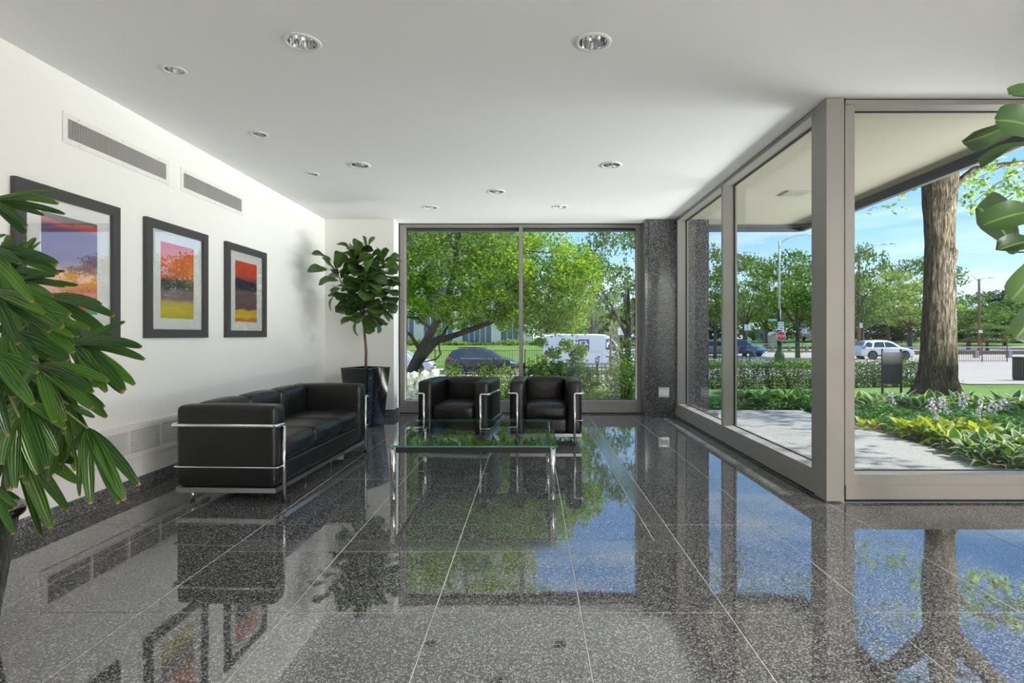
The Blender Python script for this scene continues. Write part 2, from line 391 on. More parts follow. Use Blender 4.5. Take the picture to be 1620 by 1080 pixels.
# windows: deep aluminium frames around large panes
G = .13                                                  # depth from the frame face to the glass
def rail_profile(face, depth, sgn, axis, a, b, mb):
    """bottom and top rails; face = coordinate of the room side, running along the other axis from a to b"""
    def bx(d0, d1, z0, z1, e=0):
        lo, hi = sorted((face+sgn*d0, face+sgn*d1))
        if axis == 'x': mb.box(a, b, lo, hi, z0, z1)
        else: mb.box(lo, hi, a, b, z0, z1)
    return bx
def window(name, axis, face, sgn, a, b, bars, label, w=.07, posts=None):
    root = thing(name, label, None); root['kind'] = 'structure'
    def part(pname, boxes, m='frame'):
        mb = MB()
        for (u0, u1, d0, d1, z0, z1) in boxes:
            lo, hi = sorted((face+sgn*d0, face+sgn*d1))
            if axis == 'x': mb.box(u0, u1, lo, hi, z0, z1)
            else: mb.box(lo, hi, u0, u1, z0, z1)
        return mb.build(pname, M[m], root)
    part('base_rail', [(a, b, 0, G, .022, .12)])
    part('kick_gap', [(a, b, .015, G, 0, .022)], 'dark')
    part('bottom_rail', [(a, b, .012, G+.03, .12, .19)])
    part('top_rail', [(a, b, .006, G+.03, ZC-.042, ZC-.009)])
    part('head_gap', [(a, b, .012, G, ZC-.009, ZC+.02)], 'dark')
    edges = [(a, a+w)]+bars+[(b-w, b)]
    for (u0, u1) in edges: part('mullion', [(u0, u1, .012, G+.03, .19, ZC-.042)])
    for k in range(len(edges)-1):
        u0, u1 = edges[k][1], edges[k+1][0]
        part('pane', [(u0, u1, G, G+.008, .19, ZC-.042)], 'glass')
        t = .006
        part('gasket', [(u0, u1, G-.006, G+.012, .19, .19+t), (u0, u1, G-.006, G+.012, ZC-.042-t, ZC-.042), (u0, u0+t*.6, G-.006, G+.012, .19, ZC-.042), (u1-t*.6, u1, G-.006, G+.012, .19, ZC-.042)], 'dark')
    return root
window('window_1', 'x', YB, 1, WX0+.012, WX1-.004, [(-.185, -.130)], 'wide two-pane window in the back wall', .072)
window('window_2', 'y', XR, 1, 3.965, 7.80, [(5.90, 5.955)], 'tall side window with two panes beside the granite column', .07)
window('window_3', 'x', YF+.01, 1, 2.17, XE, [], 'large front window pane at right of the corner post', .066)
struct('trim_2', M['dark'], MB().box(WX0, WX0+.012, YB-.005, YB+.1, 0, ZC).box(WX1-.004, WX1+.02, YB+.01, YB+.1, 0, ZC).box(WX0, WX1, YB-.002, YB+.01, ZC-.012, ZC), 'dark shadow gap around the back window')
def corner_post():
    mb = MB().box(XR, 2.149, YF, 3.965, .012, ZC-.006)
    struct('trim_3', M['frame'], mb, 'beige painted steel corner post where the glass walls meet')
    struct('trim_4', M['frame'], MB().box(2.149, 2.17, YF+.03, 3.95, .0, ZC-.006), 'recessed filler strip beside the corner post')
    struct('trim_5', M['dark'], MB().box(XR+.02, 2.14, YF+.02, 3.96, 0, .012).box(XR+.01, 2.17, YF+.012, 3.96, ZC-.006, ZC+.02), 'dark gap below and above the corner post')
corner_post()

# ------------------------------------------------------------------ ceiling lamps
def downlight(px, py, big, label):
    x, y = lamp_xy(px, py); r = .083 if big else .055
    t = thing('downlight', label, 'downlight', (x, y, ZC), 0, 'recessed ceiling downlights')
    MB().lathe([(r*.93,-.001),(r*1.0,-.006),(r*1.22,-.005),(r*1.25,.0),(r*1.25,.003),(r*.98,.003),(r*.93,-.001)], 32, close=False).build('trim_ring', M['white'], t, True)
    seg = 22; h = .15 if big else .09
    prof = [(r*.985, .002), (r*.95, h*.35), (r*.78, h*.75), (r*.52, h)]
    MB().lathe(prof, seg, close=False).build('reflector', M['chrome'], t)
    MB().lathe([(.001, h+.004), (r*.55, h+.004), (r*.55, h+.02), (.001, h+.02)], seg, close=False).build('lamp_cup', M['steel'], t, True)
    MB().lathe([(.001, h*.72), (r*.2, h*.74), (r*.3, h*.85), (r*.28, h+.004)], 14, close=False).build('bulb', M['bulb'], t, True)
M['bulb'] = plain('frosted_bulb', (.9, .88, .84), .3)
DL = ['large chrome downlight nearest the camera above the sofa side', 'large chrome downlight nearest the camera right of the room centre',
      'chrome downlight between the wall-side lamps and the room centre, above the sofa end', 'chrome downlight above the floor left of the side window',
      'chrome downlight in the middle of the ceiling above the glass table', 'small far downlight above the left armchair, nearest the fig tree', 'far downlight above the right armchair by the back window',
      'nearest of the three small downlights along the picture wall', 'middle one of the three small downlights along the picture wall', 'farthest of the three small downlights along the picture wall']
for (px, py, big), lab in zip(DOWN, DL):
    downlight(px, py, big, lab)
def add_wing_fill(x, y, lab):  # fixture added out of view to brighten walls and ceiling
    t = thing('wing_fill_lamp', lab, 'lamp', (x, y, ZC), 0, 'added fill lamps in the right wing')
    MB().lathe([(.20,0),(.22,0),(.22,-.05),(.20,-.05)], 32, close=False).build('rim', M['chrome'], t, True)
    MB().lathe([(.001,-.05),(.20,-.045),(.20,0),(.001,0)], 32, close=False).build('diffuser', M['white'], t, True)
    ld = bpy.data.lights.new('wing_fill_light', 'AREA'); lo = bpy.data.objects.new('wing_fill_light', ld); C.objects.link(lo)
    ld.shape = 'DISK'; ld.size = .38; ld.energy = REAR; ld.color = (1, .97, .92); lo.parent = t; lo.location = (0, 0, -.06)
for y, lab in ((-.7, 'added ceiling fill lamp in the middle of the right wing'), (-2.0, 'added ceiling fill lamp nearest the rear wall')): add_wing_fill(3.5, y, lab)

# ------------------------------------------------------------------ things on the walls
def picture(y0, label, stops, seed):
    W, H, T, fw = .79, .915, .032, .068
    t = thing('framed_picture', label, 'picture', (XL, y0, 1.133), 0, 'framed abstract prints on the left wall')
    mb = MB()
    o = [(0,0),(W,0),(W,H),(0,H)]; i = [(fw,fw),(W-fw,fw),(W-fw,H-fw),(fw,H-fw)]
    for k in range(4):
        a, b, c, d = o[k], o[(k+1)%4], i[(k+1)%4], i[k]
        mb.add([(0,*a),(0,*b),(0,*c),(0,*d),(T,*a),(T,*b),(T,*c),(T,*d)], [(4,5,6,7),(0,1,5,4),(2,3,7,6),(1,2,6,5),(3,0,4,7)])
    mb.build('frame', M['frame_wood'], t)
    MB().box(.002, .010, fw-.01, W-fw+.01, fw-.01, H-fw+.01).build('mat', M['mat'], t)
    m, nt, b, N, L = newmat('print_ink')
    tc = N('ShaderNodeTexCoord'); sp = N('ShaderNodeSeparateXYZ'); L(tc.outputs['Generated'], sp.inputs[0])
    mp = N('ShaderNodeMapping'); mp.inputs['Scale'].default_value = (1, 1.1, 7); mp.inputs['Location'].default_value = (seed, seed*.7, seed*1.3); L(tc.outputs['Generated'], mp.inputs[0])
    n = N('ShaderNodeTexNoise'); n.inputs['Scale'].default_value = 1.6; n.inputs['Detail'].default_value = 5; L(mp.outputs[0], n.inputs['Vector'])
    mu = N('ShaderNodeMath'); mu.operation = 'MULTIPLY_ADD'; mu.inputs[1].default_value = .16; L(n.outputs[0], mu.inputs[0]); L(sp.outputs['Z'], mu.inputs[2])
    sb = N('ShaderNodeMath'); sb.operation = 'SUBTRACT'; sb.inputs[1].default_value = .08; L(mu.outputs[0], sb.inputs[0])
    r = ramp(N, L, sb.outputs[0], stops); L(r.outputs[0], b.inputs['Base Color']); b.inputs['Roughness'].default_value = .6
    MB().box(.010, .0125, .185, W-.185, .158, H-.155).build('print', m, t)
    MB().box(.016, .019, fw-.006, W-fw+.006, fw-.006, H-fw+.006).build('glass', M['picture_glass'], t)
picture(3.097, 'framed print with violet top and orange lower bands, partly behind the palm',
        [(0,(.08,.32,.24)),(.05,(.10,.35,.26)),(.07,(.55,.10,.10)),(.20,(.62,.12,.10)),(.30,(.75,.28,.05)),(.40,(.80,.38,.05)),(.46,(.42,.20,.14)),(.55,(.22,.10,.22)),(.70,(.20,.10,.28)),(.86,(.16,.09,.20)),(.93,(.62,.10,.05)),(.96,(.10,.10,.13)),(1,(.10,.10,.13))], 1.0)
picture(4.154, 'middle framed print, large red-orange field above yellow-green',
        [(0,(.55,.50,.05)),(.12,(.68,.58,.05)),(.20,(.62,.50,.10)),(.26,(.30,.20,.22)),(.36,(.26,.16,.22)),(.42,(.05,.035,.045)),(.50,(.08,.04,.05)),(.56,(.62,.12,.04)),(.72,(.78,.15,.03)),(1,(.72,.07,.04))], 4.2)
picture(5.246, 'smallest-looking framed print by the corner, red, dark blue, mauve and yellow',
        [(0,(.70,.22,.04)),(.05,(.72,.25,.04)),(.07,(.78,.58,.04)),(.19,(.76,.52,.04)),(.22,(.18,.11,.11)),(.45,(.20,.13,.13)),(.50,(.22,.14,.17)),(.55,(.03,.03,.07)),(.68,(.035,.03,.06)),(.73,(.55,.08,.08)),(.8,(.68,.08,.04)),(1,(.72,.10,.03))], 9.1)

def air_vent(y0, y1, label):
    z0, z1, m_ = 2.358, 2.55, .034
    t = thing('air_vent', label, 'vent', (XL, y0, z0), 0, 'supply vents high on the left wall')
    w, h = y1-y0, z1-z0
    mb = MB(); T = .008
    mb.box(0,T,0,w,0,m_).box(0,T,0,w,h-m_,h).box(0,T,0,m_,m_,h-m_).box(0,T,w-m_,w,m_,h-m_)
    mb.build('vent_frame', M['white'], t)
    MB().box(.0005,.0015,m_,w-m_,m_,h-m_).build('backing', M['dark'], t)
    n = int((w-2*m_)/.0195); bl = MB().add([(.001,-.0035,0),(.001,-.0015,0),(.0105,.0035,0),(.0105,.0015,0),(.001,-.0035,h-2*m_),(.001,-.0015,h-2*m_),(.0105,.0035,h-2*m_),(.0105,.0015,h-2*m_)],
        [(0,1,5,4),(1,2,6,5),(2,3,7,6),(3,0,4,7),(4,5,6,7)]).mesh('blade', M['vent_blade'])
    for k in range(n):
        o = obj('blade', bl, t); o.location = (0, m_+(k+.5)*(w-2*m_)/n, m_)
    sw = MB().lathe([(.0001,.003),(.004,.0025),(.005,0)], 8, close=False).mesh('screw', M['steel'], True)
    for yy in (.12, w/2, w-.12):
        for zz in (m_*.45, h-m_*.45):
            o = obj('screw', sw, t); o.location = (T, yy, zz); o.rotation_euler = (0, math.pi/2, 0)
M['vent_blade'] = plain('vent_blade', (.42, .41, .40), .45)
air_vent(3.439, 4.443, 'white framed wall vent above the violet print')
air_vent(4.595, 5.59, 'white framed wall vent above the corner end of the pictures')
struct('trim_6', M['wall'], MB().box(XL, XL+.003, 4.443, 4.595, 2.35, 2.56), 'painted filler panel between the two wall vents')

def return_grille():
    z0, z1, y0, y1, m_ = .252, .507, 3.28, 5.06, .045
    t = thing('return_grille', 'long white louvred grille low on the wall behind the sofa', 'vent', (XL, y0, z0))
    w, h = y1-y0, z1-z0; T = .012
    mb = MB(); mb.box(0,T,0,w,0,m_).box(0,T,0,w,h-m_,h).box(0,T,0,m_,m_,h-m_).box(0,T,w-m_,w,m_,h-m_)
    mb.build('grille_frame', M['white'], t)
    MB().box(.0005,.0015,m_,w-m_,m_,h-m_).build('backing', M['dark'], t)
    ns = 5; sw = (w-2*m_)/ns; div = MB().box(0,.012,-.009,.009,0,h-2*m_).mesh('divider', M['white'])
    for k in range(1, ns):
        o = obj('divider', div, t); o.location = (0, m_+k*sw, m_)
    nl = 12; L_ = sw-.018; dz = (h-2*m_)/nl
    sl = MB().hexa([(.0015,0,.006),(.0105,0,-.001),(.0115,0,.001),(.0015,0,.0085)], [(.0015,L_,.006),(.0105,L_,-.001),(.0115,L_,.001),(.0015,L_,.0085)]).mesh('slat', M['white'])
    for k in range(ns):
        for j in range(nl):
            o = obj('slat', sl, t); o.location = (0, m_+k*sw+.009, m_+(j+.35)*dz)
return_grille()

def switch_plate():
    t = thing('light_switch', 'white three-gang rocker switch plate by the corner of the left wall', 'switch', (XL, 7.28, 1.06))
    MB().rbox((.003,.085,.055),(.006,.165,.115),.002,n=2).build('plate', M['white'], t)
    rk = MB().rbox((.007,0,.055),(.006,.032,.066),.0015,n=2).mesh('rocker', M['white'])
    for k in range(3):
        o = obj('rocker', rk, t); o.location = (0, .039+k*.046, 0)
switch_plate()
def outlet():
    x = 1.865; t = thing('power_outlet', 'steel plate with white double socket low on the granite column', 'outlet', (x, 7.80, .28))
    MB().rbox((0,-.003,.07),(.15,.006,.14),.002,n=2).build('plate', M['steel'], t)
    MB().rbox((0,-.0075,.07),(.13,.006,.075),.002,n=2).build('socket', M['white'], t)
    for s in (-.032, .032):
        for q in (-.006, .006): MB().box(s+q-.0012, s+q+.0012, -.0115, -.0100, .066, .08).build('slot', M['dark'], t)
outlet()
# ------------------------------------------------------------------ seating
def seat_unit(name, label, cat, W, n, loc_front, rz, group=None):
    """cube-shaped leather seat in a steel tube frame; local x = front, y = width 0..W"""
    D, A, H = .69, .157, .675
    rot = Matrix.Rotation(rz, 3, 'Z'); base = Vector((*loc_front, 0)) - rot @ Vector((.712, W/2, 0))
    t = thing(name, label, cat, base, rz, group)
    lm = M['leather']
    for y in (A/2, W-A/2): MB().rbox((D/2, y, (.122+H)/2), (D, A-.004, H-.122), .032, .010).build('armrest', lm, t, True)
    inner = W-2*A; w = inner/n
    MB().rbox((D/2+.005, W/2, .20), (D-.02, inner-.004, .155), .025, .004).build('base_cushion', lm, t, True)
    for k in range(n):
        y = A+(k+.5)*w
        MB().rbox((.415, y, .347), (.55, w-.004, .165), .045, .018).build('seat_cushion', M['leather_soft'], t, True)
        MB().rbox((.085, y, .515), (.165, w-.004, .315), .045, .014).build('back_cushion', M['leather_soft'], t, True)
    MB().rbox((.012, W/2, .36), (.04, inner, .48), .012).build('back_panel', lm, t, True)
    # steel plinth
    mb = MB(); y0, y1, x0, x1 = .004, W-.004, 0.0, D
    mb.box(x0, x1, y0, y0+.03, .088, .12).box(x0, x1, y1-.03, y1, .088, .12).box(x1-.03, x1, y0+.03, y1-.03, .088, .12).box(x0, x0+.03, y0+.03, y1-.03, .088, .12)
    mb.build('plinth_frame', M['steel'], t)
    MB().box(x0+.03, x1-.03, y0+.03, y1-.03, .112, .12).build('seat_deck', M['black_metal'], t)
    xf, xb, e = .712, -.014, .014; z1, z2 = .545, .262
    MB().tube(fillet([(xf, A/2, z1-.03), (xf, A/2, z1), (xf, -e, z1), (xb, -e, z1), (xb, W+e, z1), (xf, W+e, z1), (xf, W-A/2, z1), (xf, W-A/2, z1-.03)], .022, 4), .0125, 12).build('arm_rail', M['chrome'], t, True)
    MB().tube(fillet([(xf, A/2, z2), (xf, -.008, z2), (-.008, -.008, z2), (-.008, W+.008, z2), (xf, W+.008, z2), (xf, W-A/2, z2)], .016, 4), .0055, 8).build('lower_rail', M['chrome'], t, True)
    for y in (A/2, W-A/2):
        lg = MB().tube([(xf, y, .012), (xf, y, z1-.01)], .0125, 14).build('leg', M['chrome'], t, True)
        MB().lathe([(.001,0),(.0145,0),(.0145,.012),(.001,.012)], 14, (xf, y, 0)).build('foot', M['rubber'], lg)
        rl = MB().tube([(.07, y, .012), (.07, y, .09)], .0125, 14).build('leg', M['chrome'], t, True)
        MB().lathe([(.001,0),(.0145,0),(.0145,.014),(.001,.014)], 14, (.07, y, 0)).build('foot', M['rubber'], rl)
    if n > 1:
        for k in range(1, n): MB().tube([(.60, A+k*w, 0), (.60, A+k*w, .09)], .008, 10).build('support_foot', M['steel'], t, True)
    return t
seat_unit('sofa', 'three-seat black leather sofa in chrome tube frame along the picture wall', 'sofa', 1.80, 3, ((-1.705-1.637)/2, (3.806+5.448)/2), -.0414)
seat_unit('armchair', 'black leather cube armchair nearer the fig tree, turned slightly left', 'armchair', .76, 1, (-.825, 5.73), math.radians(-97.5), 'pair of leather armchairs')
seat_unit('armchair', 'black leather cube armchair to the right, in front of the window mullion', 'armchair', .76, 1, (.15, 5.79), math.radians(-90.8), 'pair of leather armchairs')

def coffee_table():
    x0, x1, y0, y1, zt = -1.024, .184, 3.93, 5.17, .371
    cx, cy = (x0+x1)/2, (y0+y1)/2; a, b = (x1-x0)/2, (y1-y0)/2
    t = thing('coffee_table', 'low square glass-topped coffee table on chrome legs', 'table', (cx, cy, 0))
    gl = MB().box(-a, a, -b, b, zt-.014, zt).build('glass_top', M['table_glass'], t)
    e = .0015
    mb = MB().box(-a-e,a+e,-b-e,-b,zt-.013,zt-.001).box(-a-e,a+e,b,b+e,zt-.013,zt-.001).box(-a-e,-a,-b,b,zt-.013,zt-.001).box(a,a+e,-b,b,zt-.013,zt-.001)
    mb.build('glass_edge', M['glass_edge'], gl)
    i = .045; h0, h1 = .312, zt-.016; w = .022
    for (q0,q1,r0,r1) in ((-a+i,a-i,-b+i-w/2,-b+i+w/2), (-a+i,a-i,b-i-w/2,b-i+w/2)): MB().box(q0,q1,r0,r1,h0,h1).build('apron', M['black_metal'], t)
    for (q0,q1,r0,r1) in ((-a+i-w/2,-a+i+w/2,-b+i+w/2,b-i-w/2), (a-i-w/2,a-i+w/2,-b+i+w/2,b-i-w/2)): MB().box(q0,q1,r0,r1,h0,h1).build('apron', M['black_metal'], t)
    for sx in (-1,1):
        for sy in (-1,1):
            p = (sx*(a-i+.012), sy*(b-i+.012))
            lg = MB().lathe([(.0205,.016),(.0205,zt-.022),(.012,zt-.018),(.012,zt-.0145)], 20, (*p,0)).build('leg', M['chrome'], t, True)
            MB().lathe([(.021,0),(.021,.016),(.001,.016)], 20, (*p,0)).build('foot', M['steel'], lg)
coffee_table()

# ------------------------------------------------------------------ plants indoors
SHAPES = {'fig': [(0,.04),(.05,.10),(.12,.44),(.22,.60),(.36,.62),(.5,.78),(.68,1),(.84,.98),(.94,.78),(.985,.45),(1,.12)],
          'hosta': [(0,.05),(.08,.45),(.22,.92),(.36,1),(.6,.82),(.82,.45),(1,.02)],
          'palm': [(0,.30),(.12,.66),(.35,1),(.7,.95),(.9,.68),(1,.30)]}
def set_attr(me, name, vals):
    a = me.attributes.new(name, 'FLOAT', 'POINT'); a.data.foreach_set('value', np.array(vals, dtype=np.float32))
def leaf_geo(L_, W, shape, droop=.6, fold=.15, wave=.0, nu=9, nv=3, ph=0):
    xs, ys = zip(*SHAPES[shape]); vs = []; fs = []; ed = []; al = []
    y = z = 0; prev = 0
    for i in range(nu+1):
        t = i/nu; ang = .25-droop*t
        if i: y += math.cos(ang)*L_/nu; z += math.sin(ang)*L_/nu
        hw = W/2*interp(t, xs, ys)
        for j in range(-nv, nv+1):
            s = j/nv
            vs.append((s*hw, y, z+fold*abs(s)*hw+wave*W*math.sin(t*9+ph+(1.5 if s > 0 else 0))*s*s)); ed.append(s); al.append(t)
    k = 2*nv+1
    for i in range(nu):
        for j in range(k-1): fs.append((i*k+j, i*k+j+1, (i+1)*k+j+1, (i+1)*k+j))
    return vs, fs, ed, al
def leaf_mesh(name, m, *a, **kw):
    vs, fs, ed, al = leaf_geo(*a, **kw); me = MB().add(vs, fs).mesh(name, m, True); set_attr(me, 'edge', ed); set_attr(me, 'along', al); return me
def orient(d, up=(0,0,1), roll=0):
    d = Vector(d).normalized(); up = Vector(up)
    x = d.cross(up)
    if x.length < 1e-3: x = Vector((1,0,0))
    x.normalize(); n = x.cross(d)
    m = Matrix((x, d, n)).transposed()
    return (m @ Matrix.Rotation(roll, 3, 'Y')).to_4x4()
def place_leaf(name, me, parent, base, d, up=(0,0,1), roll=0, s=1.0):
    o = obj(name, me, parent)
    o.matrix_local = Matrix.Translation(base) @ orient(d, up, roll) @ Matrix.Scale(s, 4)
    return o
FIG = [leaf_mesh('leaf', M['fig_leaf'], .25, .17, 'fig', droop=dr, fold=fo, wave=.05, ph=ph) for dr, fo, ph in ((.3,.25,0), (.7,.12,1), (1.1,.3,2), (.15,.4,3.1))]

def marble():
    m, nt, b, N, L = newmat('black_marble'); tc = N('ShaderNodeTexCoord')
    n = N('ShaderNodeTexNoise'); n.inputs['Scale'].default_value = 3.0; n.inputs['Detail'].default_value = 6; n.inputs['Distortion'].default_value = 1.6
    mp = N('ShaderNodeMapping'); mp.inputs['Rotation'].default_value = (.4,.6,.5); mp.inputs['Scale'].default_value = (1, 1, 1.8)
    L(tc.outputs['Object'], mp.inputs[0]); L(mp.outputs[0], n.inputs['Vector'])
    r = ramp(N, L, n.outputs[0], [(.495,(.007,.007,.008)), (.50,(.22,.22,.23)), (.503,(.012,.012,.013)), (.53,(.007,.007,.008)), (1,(.007,.007,.008))])
    L(r.outputs[0], b.inputs['Base Color']); b.inputs['Roughness'].default_value = .12; b.inputs['IOR'].default_value = 1.6
    return m
M['marble'] = marble()
def tapered_pot(t, a0, a1, h, m, rim=.022):
    def sq(a, z, r=.02):
        pts = []
        for k in range(4):
            for q in (-1, 0, 1):
                ang = math.pi/4+k*math.pi/2+q*math.pi/5; cx = (a-r)*(1 if k in (0,3) else -1); cy = (a-r)*(1 if k < 2 else -1)
                pts.append((cx+r*math.cos(ang)*1.0, cy+r*math.sin(ang)*1.0, z))
        return pts
    rings = [sq(a0-.01,0), sq(a0,.01), sq(lerp(a0,a1,.5),h*.5), sq(a1,h-.005), sq(a1-.004,h), sq(a1-rim,h), sq(a1-rim,h-.05)]
    vs = []; fs = []; n = 12
    for r in rings: vs += r
    for i in range(len(rings)-1):
        for k in range(n): fs.append((i*n+k, i*n+(k+1)%n, (i+1)*n+(k+1)%n, (i+1)*n+k))
    fs.append(tuple(range(n-1,-1,-1)))
    MB().add(vs, fs).build('pot', m, t, math.radians(35))
    MB().add(sq(a1-rim+.001, h-.035), [tuple(range(12))]).build('soil', M['soil'], t)
def fig_tree():
    bx, by = -2.135, 7.12
    t = thing('fiddle_leaf_fig', 'tall fiddle-leaf fig tree in a tapered black marble pot in the corner', 'potted plant', (bx, by, 0), 0)
    p = bpy.data.objects.new('planter', None); C.objects.link(p); p.parent = t; p.rotation_euler = (0, 0, math.radians(-24))
    tapered_pot(p, .165, .222, .742, M['marble'])
    rng = random.Random(11)
    tr = MB().tube([(.0,0,.69),(.005,0,.95),(-.02,.0,1.25),(-.03,0,1.5),(-.0,0,1.8),(.02,0,2.05)], [.018,.017,.015,.013,.01,.006], 10).build('trunk', M['trunk'], t, True)
    br = [[(-.03,0,1.42),(-.14,-.03,1.6),(-.27,-.08,1.8),(-.36,-.1,1.98)], [(-.02,0,1.5),(.12,-.05,1.66),(.22,-.05,1.85),(.24,-.05,2.08)],
          [(-.02,0,1.38),(.10,.08,1.5),(.26,.12,1.62)], [(-.02,0,1.34),(-.12,.1,1.5),(-.26,.16,1.7)], [(-.02,0,1.6),(.03,-.16,1.75),(.08,-.25,1.92)], [(-.0,0,1.7),(-.07,-.1,1.95),(-.1,-.12,2.15)]]
    for b in br: MB().tube(b, [.009]+[.007]*(len(b)-2)+[.004], 8).build('branch', M['trunk'], t, True)
    br.append([(-.03,0,1.30),(-.0,0,1.8),(.02,0,2.1)])
    k = 0
    for bi, b in enumerate(br):
        n = 24 if bi == 6 else 19
        for i in range(n):
            u = (.22+.78*i/(n-1))*(len(b)-1); s = min(int(u), len(b)-2); p0 = Vector(b[s]).lerp(Vector(b[s+1]), u-s)
            az = k*2.4+rng.uniform(-.4,.4); k += 1
            frac = (p0.z-1.25)/.85; el = lerp(-.75, .75, max(0, min(1, frac)))+rng.uniform(-.35,.35)
            d = Vector((math.cos(az)*math.cos(el), math.sin(az)*math.cos(el), math.sin(el)))
            sc_ = rng.uniform(.8,1.18)
            tipx = bx+p0.x+d.x*.25
            if tipx < XL+.07: d.x *= .3
            if by+p0.y+d.y*.27 > YC-.05: d.y *= .25
            place_leaf('leaf', FIG[rng.randrange(4)], t, p0+d*.02, d, (0,0,1), rng.uniform(-.7,.7), sc_)
    for px, py, ax, el in ((572,385,2.2,1.1),(586,383,.9,1.0),(545,372+14,2.6,.8),(505,402,3.0,.5),(497,425,3.2,.1),(612,405,.2,.6),(620,420,0,.1),(622,440,.1,-.1),(621,462,0,-.2),(619,478,0,-.35),(610,500,.1,-.9),(560,520,3.0,-1.2),(580,520,.3,-1.2),(520,480,3.1,-1.0),(600,515,.2,-.7)):
        q = at(px, py, by-.05)-Vector((bx, by, 0)); d = Vector((math.cos(ax)*math.cos(el), -.25, math.sin(el)))
        d.normalize(); place_leaf('leaf', FIG[rng.randrange(4)], t, q-d*.16, d, (0,-.3,1), rng.uniform(-.9,.9), 1.0)
fig_tree()

BIGLEAF = [leaf_mesh('leaf', M['fig_leaf_backlit'], .30, .21, 'fig', droop=dr, fold=fo, wave=.04, ph=ph, nu=14, nv=4) for dr, fo, ph in ((.5,.15,0), (.9,.1,1), (.25,.25,2))]
def right_fig():
    bx, by = 2.72, 2.30
    t = thing('fiddle_leaf_fig', 'large fiddle-leaf fig leaves entering the frame in front of the front window', 'potted plant', (bx, by, 0))
    tapered_pot(t, .16, .22, .62, M['black_gloss'])
    MB().tube([(0,0,.58),(.01,.01,1.0),(-.01,0,1.4),(.0,.0,2.25)], [.02,.018,.015,.007], 10).build('trunk', M['trunk'], t, True)
    M['stalk'] = plain('leaf_stalk', (.10,.16,.05), .5)
    def lf(bpx, bpy, tpx, tpy, wpx, y0, y1, k, up):
        """a leaf from its base to its tip, wpx wide in the photograph's scale at its distance"""
        a = at(bpx, bpy, y0)-Vector((bx,by,0)); b = at(tpx, tpy, y1)-Vector((bx,by,0)); d = b-a
        o = place_leaf('leaf', BIGLEAF[k], t, a, d, up, 0, 1); sy = d.length/CH[k]; sx = wpx*(y0+y1)/2/F/.21
        o.matrix_local = Matrix.Translation(a) @ orient(d, up) @ TILT[k] @ Matrix.Diagonal((sx, sy, sy, 1))
        MB().tube([(0.0,0,a.z-.06), tuple((a*.5+Vector((0,0,(a.z-.03)*.5)))), tuple(a+d*.02)], .0035, 6).build('stalk', M['stalk'], t, True)
    CH, TILT = [], []
    for me in BIGLEAF:
        v = me.vertices[-5].co; CH.append(math.hypot(v.y, v.z)); TILT.append(Matrix.Rotation(-math.atan2(v.z, v.y), 4, 'X'))
    lf(1612,186, 1523,226, 36, 2.25, 2.15, 0, (-.35,-.75,-.55))
    lf(1650,216, 1575,190, 62, 2.05, 2.02, 1, (.05,-.95,.25))
    lf(1650,222, 1552,262, 34, 2.30, 2.28, 2, (.1,-.35,.95))
    lf(1612,400, 1546,326, 96, 2.46, 2.42, 2, (.3,-.9,.2))
    lf(1660,338, 1555,356, 50, 2.15, 2.10, 1, (-.1,-.85,.5))
    lf(1655,378, 1578,396, 34, 2.12, 2.06, 0, (.1,-.8,.6))
    lf(1640,392, 1600,474, 60, 2.20, 2.16, 1, (.2,-.95,.1))
    lf(1645,470, 1606,536, 62, 2.05, 2.02, 0, (.3,-.9,.2))
    lf(1668,165, 1600,150, 50, 2.20, 2.15, 1, (.1,-.7,.7))
    rng = random.Random(5)
    for k in range(16):
        az = rng.uniform(-.9, .9); el = rng.uniform(-.3,.6); z = rng.uniform(1.35, 2.2)
        d = Vector((math.cos(az)*math.cos(el), math.sin(az)*math.cos(el), math.sin(el)))
        place_leaf('leaf', BIGLEAF[k%3], t, Vector((.01,0,z))+d*.05, d, (0,0,1), rng.uniform(-.4,.4), rng.uniform(.8,1.05))
right_fig()

